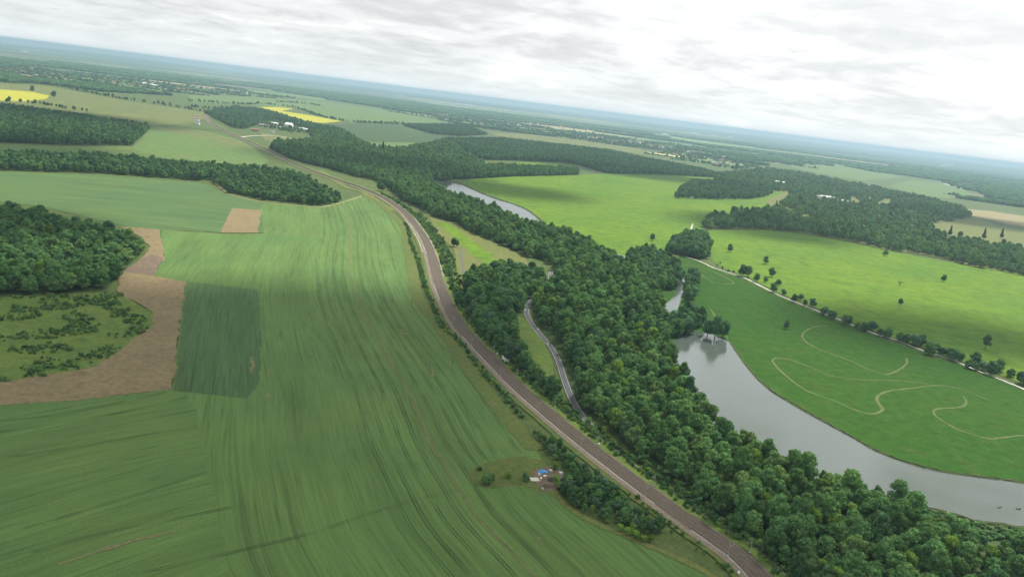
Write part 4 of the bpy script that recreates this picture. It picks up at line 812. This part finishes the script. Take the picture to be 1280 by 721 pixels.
tag(link('farmland', me), 'patchwork of far fields and woods reaching to the horizon', None, None, 'structure')
for hp in ([(-2880,4481),(-2841,4862),(-2174,4375),(-1935,4316),(-1615,4120)], [(-2085,5028),(-1923,5467),(-1918,5941),(-1687,5937),(-1319,5181),(-1073,4976),(-864,5644)], [(-2066,6697),(-1961,7134),(-1797,7033)], [(-2047,3184),(-1972,3265),(-1820,3222),(-1720,3211)], [(-1830,4417),(-1725,4445),(-1770,5036)], [(-706,7009),(-320,6390),(-24,6547),(426,6665)], [(-1041,4939),(-780,5627),(-422,6817),(-29,7090)]):
    far_rows += along(smooth_line(hp, 30), -8, 8, 13, len(far_rows) % 91, {'d1': 2, 'm1': 2, 'd2': 1}, .6, 1.25, .75)
for key, off_ in (('far1', 0), ('far2', 90)):
    x, y = [(-5045,8635)][0]; plant('tree_clump', key, x + off_, y, 1.0, 0, 'dark clump of trees on the far fields beyond the rape' if key == 'far1' else 'greener clump of trees on the far fields beyond the rape', 'tree clump')
mass_jobs.append(('distant_woodland', far_rows, 'distant woods, copses and hedgerows scattered to the horizon'))
for nm, rows, lab in mass_jobs:
    rows = [r for r in rows if r[2] in SRC]; mass(nm, rows, lab)

# ------------------------------------------------------------------ buildings
def building(name, x, y, rz, w, d, h, roofh, mw, mr, label, cat='house', group=None, hip=.0, windows=0, storeys=2, chimney=0):
    t = empty(name, (x, y, 0.05), rz); tag(t, label, cat, group)
    box('wall', -w / 2, w / 2, -d / 2, d / 2, 0, h, mw, t)
    e = min(.5, w * .05); X, Y = w / 2 + e, d / 2 + e; rx = X - hip * Y
    rf = link('roof', mesh('roof', [(-X, -Y, h + .02), (X, -Y, h + .02), (X, Y, h + .02), (-X, Y, h + .02), (-rx, 0, h + roofh), (rx, 0, h + roofh)], [(0, 1, 5, 4), (2, 3, 4, 5), (1, 2, 5), (3, 0, 4), (3, 2, 1, 0)], mr), None, t)
    for k in range(chimney): box('chimney', -rx * .8 + k * 1.6 * rx / max(1, chimney - 1) - .6, -rx * .8 + k * 1.6 * rx / max(1, chimney - 1) + .6, -.5, .5, h + roofh * .6, h + roofh + 1.6, m_brick, rf)
    for k in range(windows):
        for s in range(storeys):
            cxw = -w / 2 + w * (k + .5) / windows; z = h * (s + .28) / storeys; ww = min(1.3, w / windows * .35)
            wd = box('window', cxw - ww / 2, cxw + ww / 2, -d / 2 - .05, -d / 2 + .1, z, z + h / storeys * .5, m_glass, t)
            box('sill', cxw - ww / 2 - .15, cxw + ww / 2 + .15, -d / 2 - .25, -d / 2 - .02, z - .2, z - .003, m_white, wd)
    box('door', -.7 - w * .12, .7 - w * .12, -d / 2 - .08, -d / 2 + .05, 0, 2.2, m_wood, t)
    return t
fx = lambda s_: s_[0]
x, y = fx([(1216,3356)])
ch = building('country_house', x, y, R(14), 74, 30, 17, 5, m_pale, m_slate, 'large pale stone country house with slate roof among the park trees', 'country house', None, 1.0, 13, 3, 4)
box('portico', -9, 9, -19.5, -15.06, 0, 15.5, m_stone, ch)
for k in range(6): MB().tube((-7.8 + k * 3.1, -20.5, 0), (-7.8 + k * 3.1, -20.5, 14), .55, .45, 10).build('column', m_white, ch)
link('pediment', mesh('pediment', [(-9.6, -21.6, 15.6), (9.6, -21.6, 15.6), (0, -21.6, 19.2), (-9.6, -15.1, 15.6), (9.6, -15.1, 15.6), (0, -15.1, 19.2)], [(0, 1, 2), (5, 4, 3), (0, 2, 5, 3), (1, 4, 5, 2), (0, 3, 4, 1)], m_white), None, ch)
x, y = fx([(1284,3344)]); building('house_wing', x, y, R(14), 52, 18, 11, 4, m_white, m_slate, 'white wing with slate roof beside the country house', 'house', None, 1.0, 9, 2, 2)
x, y = fx([(1258,3372)]); building('house_wing', x, y, R(14), 16, 14, 9, 3, m_pale, m_sheet, 'small pale link building between country house and its white wing', 'house', None, .6, 3, 2)
B = [
 ([(1272,4183)], 70, 22, 8, 3, m_white, m_sheet, 'long white building in the trees behind the park', 'house'), ([(1348,4326)], 30, 18, 8, 4, m_white, m_slate, 'short white building beside the long one behind the park', 'house'),
 ([(-1441,3557)], 16, 12, 9, 5, m_white, m_tile, 'white cottage with red roof by the railway, topmost of the row', 'house'), ([(-1380,3424)], 18, 12, 9, 5, m_white, m_tile, 'white cottage with red roof by the railway, middle of the row', 'house'), ([(-1308,3253)], 16, 12, 9, 5, m_white, m_slate, 'white cottage by the railway, lowest of the row', 'house'),
 ([(-1107,3799)], 34, 24, 12, 8, m_white, m_white, 'bright white barn in the village', 'barn'), ([(-1187,3843)], 34, 18, 7, 4, m_pale, m_sheet, 'pale roofed barn at the village edge', 'barn'), ([(-1032,3742)], 30, 14, 6, 3, m_white, m_sheet, 'low white shed in the village, first of two', 'shed'), ([(-1008,3721)], 26, 14, 6, 3, m_white, m_sheet, 'low white shed in the village, second of two', 'shed'), ([(-1089,3629)], 30, 16, 6, 4, m_grey, m_slate, 'grey barn in the middle of the village', 'barn'),
 ([(-1172,3636)], 40, 18, 6, 4, m_brick, m_slate, 'dark brick barn at the village end', 'barn'), ([(-1217,3434)], 46, 16, 5, 2, m_grey, m_sheet, 'long low grey shed beside the railway', 'shed'), ([(-1093,3293)], 26, 14, 6, 4, m_brick, m_tile, 'brown brick barn by the farm track', 'barn'), ([(-1033,3319)], 14, 10, 6, 4, m_white, m_slate, 'small white house by the farm track', 'house'),
 ([(-882,3471)], 46, 26, 8, 4, m_pale, m_sheet, 'pale warehouse with light roof, upper one beside the wood', 'warehouse'), ([(-810,3146)], 26, 16, 7, 4, m_white, m_sheet, 'white flat shed below the pale warehouse', 'shed'),
 ([(-595,2690)], 26, 14, 8, 5, m_brick, m_tile, 'red brick house among the trees above the railway', 'house'), ([(-572,2693)], 14, 10, 7, 4, m_pale, m_tile, 'small pale house beside the red brick house', 'house'),
 ([(-3264,6971)], 60, 40, 12, 5, m_white, m_sheet, 'big white shed beyond the olive field, first of two', 'warehouse'), ([(-3140,6876)], 70, 40, 12, 5, m_white, m_sheet, 'big white shed beyond the olive field, second of two', 'warehouse'),
 ([(1584,6795)], 60, 26, 7, 3, m_white, m_sheet, 'white shed beyond the woods left of the park', 'shed'), ([(1636,6794)], 40, 22, 7, 3, m_white, m_sheet, 'smaller white shed beyond the woods left of the park', 'shed'), ([(1873,4916)], 22, 14, 7, 3, m_white, m_slate, 'small white house far behind the country house', 'house'),
]
for n_, (p, w, d, h, rh, mw, mr, lab, cat) in enumerate(B): building(cat, p[0][0], p[0][1], R(-25 + (n_ * 53) % 60), w, d, h, rh, mw, mr, lab, cat, None, .3)
for n_, p in enumerate([(-1771,19777),(-1608,20346),(-1465,19758),(-1068,18504),(2169,13589),(3979,20587),(4511,20761),(5035,21377),(9565,23527),(8627,17465),(9998,19985),(-10829,17664),(4992,9409)]):
    building('warehouse', p[0], p[1], R(n_ * 31), 110 * max(1, p[1] / 11000), 60, 16, 4, m_white, m_sheet, 'long white warehouse near the horizon', 'warehouse', 'white warehouses near the horizon')
rv = np.random.RandomState(9); nh = 0
TOWN = [(-1107,10855),(-329,13010),(672,12968),(1067,11767),(489,9247),(-194,8101),(-725,7927)]
town = []
while len(town) < 110:
    P_ = np.array(TOWN); x, y = P_[:, 0].min() + rv.rand() * np.ptp(P_[:, 0]), P_[:, 1].min() + rv.rand() * np.ptp(P_[:, 1])
    if inside(TOWN, np.array([x]), np.array([y]))[0]: town.append((x, y))
proto = None
def house_copy(x, y, rz, s, label, group):
    global proto
    if proto is None:
        proto = {}
        for i, (mw, mr) in enumerate(((m_pale, m_tile), (m_white, m_slate), (m_brick, m_tile))):
            v, f = box_vf(-7, 7, -4.5, 4.5, 0, 6); wm = mesh('wall', v, f, mw)
            proto[i] = (wm, mesh('roof', [(-7.5, -5, 6.02), (7.5, -5, 6.02), (7.5, 5, 6.02), (-7.5, 5, 6.02), (-7.5, 0, 10), (7.5, 0, 10)], [(0, 1, 5, 4), (2, 3, 4, 5), (1, 2, 5), (3, 0, 4), (3, 2, 1, 0)], mr))
    t = empty('house', (x, y, .1), rz); t.scale = (s, s, s); tag(t, label, 'house', group)
    wm, rm = proto[rv.randint(3)]; link('wall', wm, None, t); link('roof', rm, None, t)
for x, y in town: house_copy(x, y, rv.rand() * 3.1, 1.1 + .9 * rv.rand(), 'tiny house in the distant town below the horizon', 'houses of the distant town')
for c in villages[:40]:
    for k in range(rv.randint(2, 5)): house_copy(c[0] + (rv.rand() - .5) * 140, c[1] + (rv.rand() - .5) * 140, rv.rand() * 3.1, 1 + .8 * rv.rand(), 'tiny isolated house on the far farmland', 'scattered far farmhouses')
for n_, p in enumerate([(-3390,21079),(-3434,21738)]):
    t = empty('tower_block', (p[0], p[1], 0), R(15)); tag(t, ['pale tower block on the horizon, first of a pair', 'pale tower block on the horizon, second of a pair'][n_], 'tower block')
    box('wall', -22, 22, -14, 14, 0, 85, m_white, t); box('roof', -23, 23, -15, 15, 85.02, 88, m_grey, t)

# ------------------------------------------------------------------ railway furniture
S_R = np.r_[0, np.cumsum(np.linalg.norm(np.diff(RAIL, axis=0), axis=1))]
def rail_at(s, off):
    x, y = np.interp(s, S_R, RAIL[:, 0]), np.interp(s, S_R, RAIL[:, 1]); nx, ny = np.interp(s, S_R, N_R[:, 0]), np.interp(s, S_R, N_R[:, 1])
    return x + nx * off, y + ny * off, math.atan2(ny, nx)
def s_of(p): return float(S_R[((RAIL - np.array(p)) ** 2).sum(1).argmin()])
mast_me = None
def mast(s, side, label, group):
    global mast_me
    x, y, a = rail_at(s, 11.2 if side > 0 else -5.0); rz = a + (math.pi if side > 0 else 0)
    if mast_me is None:
        pole = MB().box(-.16, .16, -.16, .16, 0, 8.2); arm = MB().tube((0, 0, 6.6), (3.4, 0, 6.9), .07).tube((0, 0, 5.4), (3.0, 0, 6.7), .06).tube((3.0, 0, 6.6), (3.0, 0, 5.0), .05)
        mast_me = (mesh('mast_post', pole.v, pole.f, m_steel), mesh('cantilever_arm', arm.v, arm.f, m_steel), mesh('footing', *box_vf(-.5, .5, -.5, .5, -.1, .5), m_conc))
    t = empty('overhead_mast', (x, y, .46), rz); tag(t, label, 'mast', group)
    link('post', mast_me[0], None, t); link('cantilever_arm', mast_me[1], None, t); link('footing', mast_me[2], None, t)
for p in [(156.2,442.8),(115.1,512.8),(82.5,572.0),(48.7,636.3),(16.3,702.9),(-8.7,768.2),(-36.0,850.1),(-63.3,957.3),(-93.9,1106.9),(-122.6,1279.4),(-148.5,1406.7),(-181,1537)]: mast(s_of(p), 1, 'grey steel overhead line mast on the wood side of the railway', 'masts on the wood side')
for p in [(140.5,430.4),(96.9,493.0),(64.3,557.9),(29.5,624.4),(-3.0,695.6),(-34.7,778.8),(-61.9,857.7)]: mast(s_of(p), -1, 'grey steel overhead line mast between the tracks and the access strip', 'masts on the field side')
for side, lo_o in ((1, 18.5),):
    rr = [rail_at(s, lo_o)[:2] for s in np.arange(60, 520, 3.0)]; f = empty('railway_fence', (rr[0][0], rr[0][1], 0)); tag(f, 'pale post and wire fence along the wood side of the railway', 'fence')
    pm = mesh('post', *box_vf(-.06, .06, -.06, .06, 0, 1.35), m_conc)
    for q in rr: o = link('post', pm, None, f); o.location = (q[0] - rr[0][0], q[1] - rr[0][1], .3)
    for z in (.6, 1.0, 1.4):
        m = MB()
        for q0, q1 in zip(rr[:-1], rr[1:]): m.tube((q0[0] - rr[0][0], q0[1] - rr[0][1], z), (q1[0] - rr[0][0], q1[1] - rr[0][1], z), .025, None, 4)
        m.build('wire', m_steel, f)
# white equipment cabin
x, y, a = rail_at(s_of([(-5.0,739.1)][0]), 15.5)
t = empty('equipment_cabin', (x, y, .35), a + math.pi / 2); tag(t, 'white flat roofed equipment cabin beside the railway', 'cabin')
box('wall', -5.5, 5.5, -1.6, 1.6, .3, 3.1, m_white, t); box('roof', -5.7, 5.7, -1.8, 1.8, 3.12, 3.35, m_white, t); box('base', -5.3, 5.3, -1.5, 1.5, 0, .298, m_conc, t)
for k in (-3, 2): box('door', k - .5, k + .5, -1.66, -1.58, .35, 2.5, m_grey, t)
x, y, a = rail_at(s_of([(-8.7,768.2)][0]) - 2, 14)
t = empty('signal_cabinet', (x, y, .35), a); tag(t, 'small white cabinet beside the cabin and mast', 'cabinet'); box('body', -.8, .8, -.5, .5, 0, 1.7, m_white, t); box('plinth', -.9, .9, -.6, .6, -.1, -.002, m_conc, t)
x, y, a = rail_at(s_of([(77.9,567.7)][0]), 11.5)
t = empty('signal_cabinet', (x, y, .35), a); tag(t, 'small white cabinet by the rails opposite the thicket', 'cabinet'); box('body', -.8, .8, -.5, .5, 0, 1.5, m_white, t); box('plinth', -.9, .9, -.6, .6, -.1, -.002, m_conc, t)
x, y, a = rail_at(s_of([(139.7,426.8)][0]) - 18, -9)
t = empty('signal_cabinet', (x, y, .35), a); tag(t, 'small white cabinet at the lower edge of the railway', 'cabinet'); box('body', -.6, .6, -.5, .5, 0, 1.2, m_white, t); box('plinth', -.7, .7, -.6, .6, -.1, -.002, m_conc, t)

# telegraph poles in the wheat
for p, lab in (([(-63.3,688.0)], 'wooden power pole on a bare patch in the wheat, nearest the camera'), ([(-44.3,697.6)], 'wooden power pole in the wheat close to the railway hedge'), ([(-132.1,894.0)], 'wooden power pole in the middle of the wheat by a pale mark'), ([(-110.2,893.9)], 'wooden power pole in the wheat between middle pole and hedge'), ([(-179.8,1145.3)], 'wooden power pole in the sunlit wheat, third up the line'), ([(-251.5,1424.8)], 'wooden power pole near the top of the wheat'), ([(-290,1563)], 'farthest wooden power pole by the field top'), ([(-100.5,1136.7)], 'wooden pole on the far railway verge')):
    x, y = p[0]; t = empty('power_pole', (x, y, .1), R(20)); tag(t, lab, 'pole')
    MB().tube((0, 0, -.5), (0, 0, 9.2), .17, .12, 8).build('pole', m_wood, t); cr = MB().box(-1.5, 1.5, -.08, .08, 8.5, 8.68).tube((-.9, 0, 8.5), (0, 0, 7.7), .04).tube((.9, 0, 8.5), (0, 0, 7.7), .04).build('crossarm', m_wood, t)
    for k in (-1.3, 0, 1.3): MB().tube((k, 0, 8.68), (k, 0, 9.0), .07, .05, 6).build('insulator', m_white, cr)

# ------------------------------------------------------------------ cars on the road
def car(p, rz, mat, label):
    t = empty('car', (p[0], p[1], .37), rz); tag(t, label, 'car')
    prof = [(-2.15, .35), (-2.2, .75), (-1.95, .95), (1.15, 1.0), (2.1, .82), (2.2, .5), (2.15, .32)]
    vs = [(x, -.87, z) for x, z in prof] + [(x, .87, z) for x, z in prof]; n = len(prof)
    body = link('body', mesh('body', vs, [tuple(range(n)), tuple(range(2 * n - 1, n - 1, -1))] + [(i, n + i, n + (i + 1) % n, (i + 1) % n) for i in range(n)], mat), None, t)
    cab = [(-1.75, .9), (-1.35, 1.42), (.35, 1.45), (1.2, .97)]; vs = [(x, -.8 + .12 * (z > 1.2), z) for x, z in cab] + [(x, .8 - .12 * (z > 1.2), z) for x, z in cab]
    link('window', mesh('window', vs, [(0, 1, 2, 3), (7, 6, 5, 4), (0, 4, 5, 1), (1, 5, 6, 2), (2, 6, 7, 3)], m_glass), None, t)
    box('roof', -1.3, .32, -.66, .66, 1.43, 1.5, mat, t)
    for wx in (-1.35, 1.35):
        for wy in (-.88, .88):
            w = MB().tube((wx, wy - .1, .33), (wx, wy + .1, .33), .33, None, 12).build('wheel', m_tyre, t); MB().tube((wx, wy - .11, .33), (wx, wy + .11, .33), .18, None, 10).build('rim', m_steel, w)
    for wy in (-.62, .62): box('headlight', 2.1, 2.22, wy - .16, wy + .16, .6, .74, m_white, t)
    for wy in (-.66, .66): box('tail_light', -2.22, -2.12, wy - .14, wy + .14, .66, .82, m_carred, t)
RL = smooth_line(ROAD, 6); RN = normals2(RL)
def on_road(p, side):
    i = ((RL - np.array(p)) ** 2).sum(1).argmin(); t_ = np.array([-RN[i, 1], RN[i, 0]]); q = RL[i] + RN[i] * 1.7 * side
    return q, math.atan2(t_[1], t_[0]) + (0 if side > 0 else math.pi)
for p, sd_, mt, lab in (([(31.7,868.3)], -1, m_white, 'white car on the road at the top of the glade'), ([(47.5,814.0)], 1, m_white, 'white car on the road beside the glade, middle of three'), ([(53.3,780.6)], -1, m_carred, 'maroon car on the road below the two white cars'), ([(53.1,1162.6)], 1, m_cardark, 'dark car on the short visible stretch of road in the wood'), ([(20.3,948.3)], 1, m_white, 'pale car where the road leaves the wood')):
    q, a = on_road(p[0], sd_); car(q, a, mt, lab)

# ------------------------------------------------------------------ scrap yard
def lumpy(name, x, y, w, d, h, mat, seed, label, cat, rz=0.0, peak=.7):
    r = np.random.RandomState(seed); n, m = 16, 6; vs, fs = [], []
    for j in range(m):
        u = 1 - j / m
        for i in range(n):
            a = 6.283 * i / n; k = u * (.8 + .35 * r.rand()); vs.append((math.cos(a) * w / 2 * k, math.sin(a) * d / 2 * k, h * (1 - u ** 1.6) * (.8 + .3 * r.rand())))
    vs.append((0, 0, h))
    for j in range(m - 1):
        for i in range(n): fs.append((j * n + i, j * n + (i + 1) % n, (j + 1) * n + (i + 1) % n, (j + 1) * n + i))
    fs += [((m - 1) * n + i, (m - 1) * n + (i + 1) % n, m * n) for i in range(n)]
    o = link(name, mesh(name, vs, fs, mat)); o.location = (x, y, .28); o.rotation_euler = (0, 0, rz); return tag(o, label, cat)
sheet('scrap_yard_ground', [(27.5,500.7),(30.2,513.5),(39.1,522.3),(48.9,517.6),(50.6,504.7),(43.8,488.9),(38.5,483.0),(31.3,494.7)], .27, m_soil_dark, rough=2, step=3)
x, y = fx([(35.6,512.6)]); lumpy('tarpaulin', x, y, 7.5, 4.2, 1.9, m_blue, 3, 'bright blue tarpaulin draped over a heap in the scrap yard', 'tarpaulin', .35)
x, y = fx([(42.0,502.3)]); lumpy('soil_heap', x, y, 8, 7, 1.6, m_black, 4, 'blackish heap behind the blue tarpaulin', 'heap')
x, y = fx([(37.6,491.8)]); lumpy('soil_heap', x, y, 6, 5.5, 1.8, m_soil_dark, 5, 'brown heap at the front of the scrap yard', 'heap')
x, y = fx([(30.2,509.8)]); lumpy('rubble_heap', x, y, 3, 2.6, 1.2, m_brick, 6, 'reddish rubble heap beside the blue tarpaulin', 'heap')
x, y = fx([(30.2,499.0)]); t = empty('timber_stack', (x, y, .3), .3); tag(t, 'pale flat stack of boards at the edge of the scrap yard', 'boards')
for k in range(9): box('board', -3, 3, -2.2 + k * .5, -1.74 + k * .5, 0, .5 + .08 * (k % 3), m_stone, t)
for n_, (p, w, d, h, mt, lab) in enumerate((([(33.4,507.1)], 1.6, 1.2, 1.1, m_white, 'small white crate below the blue tarpaulin'), ([(37.2,505.7)], 2.2, 1.2, .8, m_pale, 'cream crate in the middle of the scrap yard'), ([(34.5,501.4)], 2.0, 1.0, .9, m_pale, 'cream crate near the board stack'), ([(41.1,514.1)], 2.6, 1.8, 1.4, m_grey, 'grey bin beside the tarpaulin'), ([(48.2,513.7)], 2.6, 1.6, 1.0, m_white, 'white panel box at the back of the scrap yard'), ([(35.4,486.7)], .9, .9, 1.2, m_white, 'white drum shaped box at the front of the yard'))):
    x, y = p[0]; t = empty('crate', (x, y, .3), n_ * .7); tag(t, lab, 'crate')
    box('side', -w / 2, w / 2, -d / 2, d / 2, 0, h, mt, t); box('lid', -w / 2 - .06, w / 2 + .06, -d / 2 - .06, d / 2 + .06, h + .004, h + .1, m_grey if mt is m_white else mt, t)

# ------------------------------------------------------------------ boats and posts on the lake
def boat(p, rz, label):
    t = empty('rowing_boat', (p[0], p[1], .16), rz); tag(t, label, 'boat'); n = 9; vs, fs = [], []
    for i in range(n):
        u = i / (n - 1); x = -1.9 + 3.8 * u; w = .78 * math.sin(math.pi * min(1, .22 + .78 * u)) ** .6 if u < 1 else .03
        vs += [(x, -w, .55 + .15 * u * u), (x, -w * .6, 0), (x, w * .6, 0), (x, w, .55 + .15 * u * u), (x, w * .5, .12), (x, -w * .5, .12)]
    for i in range(n - 1):
        for j in range(6): fs.append((i * 6 + j, i * 6 + (j + 1) % 6, i * 6 + 6 + (j + 1) % 6, i * 6 + 6 + j))
    fs += [tuple(range(6)), tuple(range((n - 1) * 6 + 5, (n - 1) * 6 - 1, -1))]
    link('hull', mesh('hull', vs, fs, m_wood), None, t)
    for x in (-.8, .5): box('thwart', x - .14, x + .14, -.6, .6, .40, .45, m_stone, t)
    MB().tube((-.2, -.5, .62), (-.6, -1.6, .2), .03).tube((-.2, .5, .62), (-.6, 1.6, .2), .03).build('oar', m_wood, t)
boat([(366.1,547.9)][0], .3, 'small dark boat on the lake, the one farther from the corner'); boat([(380.7,549.3)][0], .1, 'small dark boat on the lake nearest the picture corner')
for n_, p in enumerate([(336.0,601.3),(378.9,599.2)]):
    t = empty('mooring_post', (p[0], p[1], .1)); tag(t, ['dark mooring post at the meadow bank, farther one', 'dark mooring post at the meadow bank, nearer one'][n_], 'post')
    MB().tube((0, 0, -.5), (.1, 0, 1.6), .18, .15, 8).build('post', m_wood, t); MB().tube((-.6, 0, .9), (.7, 0, .95), .09, None, 6).build('rail', m_wood, t)

# ------------------------------------------------------------------ clouds overhead (their shade lies on the near fields)
def clouds(spots):
    m = bpy.data.materials.new('cloud'); m.use_nodes = True; nt = m.node_tree; nt.nodes.clear()
    d = nd(nt, 'ShaderNodeBsdfDiffuse'); d.inputs[0].default_value = (.9, .9, .9, 1); t = nd(nt, 'ShaderNodeBsdfTranslucent'); t.inputs[0].default_value = (.9, .9, .9, 1)
    mx = nd(nt, 'ShaderNodeMixShader'); mx.inputs[0].default_value = .5; nt.links.new(d.outputs[0], mx.inputs[1]); nt.links.new(t.outputs[0], mx.inputs[2])
    o = nd(nt, 'ShaderNodeOutputMaterial'); nt.links.new(mx.outputs[0], o.inputs[0])
    bm = bmesh.new()
    for n_, (gx, gy, w, d_) in enumerate(spots):
        H = 1500.0; off = H / math.tan(SUN_EL); c = Vector((gx + math.sin(SUN_AZ) * off, gy + math.cos(SUN_AZ) * off, H))
        r = bmesh.ops.create_icosphere(bm, subdivisions=5, radius=1)
        for v in r['verts']:
            p = v.co.copy(); k = 1 + .35 * noise.fractal(p * 1.7 + Vector((n_ * 9, 0, 0)), 1, 2, 4) + .12 * noise.fractal(p * 6 + Vector((n_ * 5, 0, 0)), 1, 2, 3)
            z = p.z * k; v.co = c + Vector((p.x * k * w / 2, p.y * k * d_ / 2, (z * 130 if z > 0 else z * 30)))
    ob = link('clouds', bm_mesh('clouds', bm, m, True)); tag(ob, 'scattered low clouds shading the near fields', None, None, 'stuff')
clouds([(-260, 520, 760, 620), (-20, 330, 480, 380), (620, 1120, 420, 260), (-140, 800, 460, 300), (-760, 1000, 420, 300), (640, 2150, 420, 420), (-40, 2280, 420, 300), (-500, 2500, 600, 420),
        (-1250, 1900, 700, 360), (-1700, 2900, 900, 500), (1500, 1800, 380, 260), (1900, 3300, 900, 500), (500, 3600, 900, 420)])

# ------------------------------------------------------------------ haze
hb = link('haze', mesh('haze', *box_vf(-47000, 47000, -46000, 47000, -5, 262)))
tag(hb, 'thin bluish summer haze over the whole landscape', None, None, 'stuff')
m = bpy.data.materials.new('haze'); m.use_nodes = True; nt = m.node_tree; nt.nodes.clear()
pv = nd(nt, 'ShaderNodeVolumePrincipled'); pv.inputs['Color'].default_value = (.34, .48, .60, 1); pv.inputs['Density'].default_value = 0.00006; pv.inputs['Anisotropy'].default_value = 0.3
o = nd(nt, 'ShaderNodeOutputMaterial'); nt.links.new(pv.outputs[0], o.inputs['Volume']); hb.data.materials.append(m)
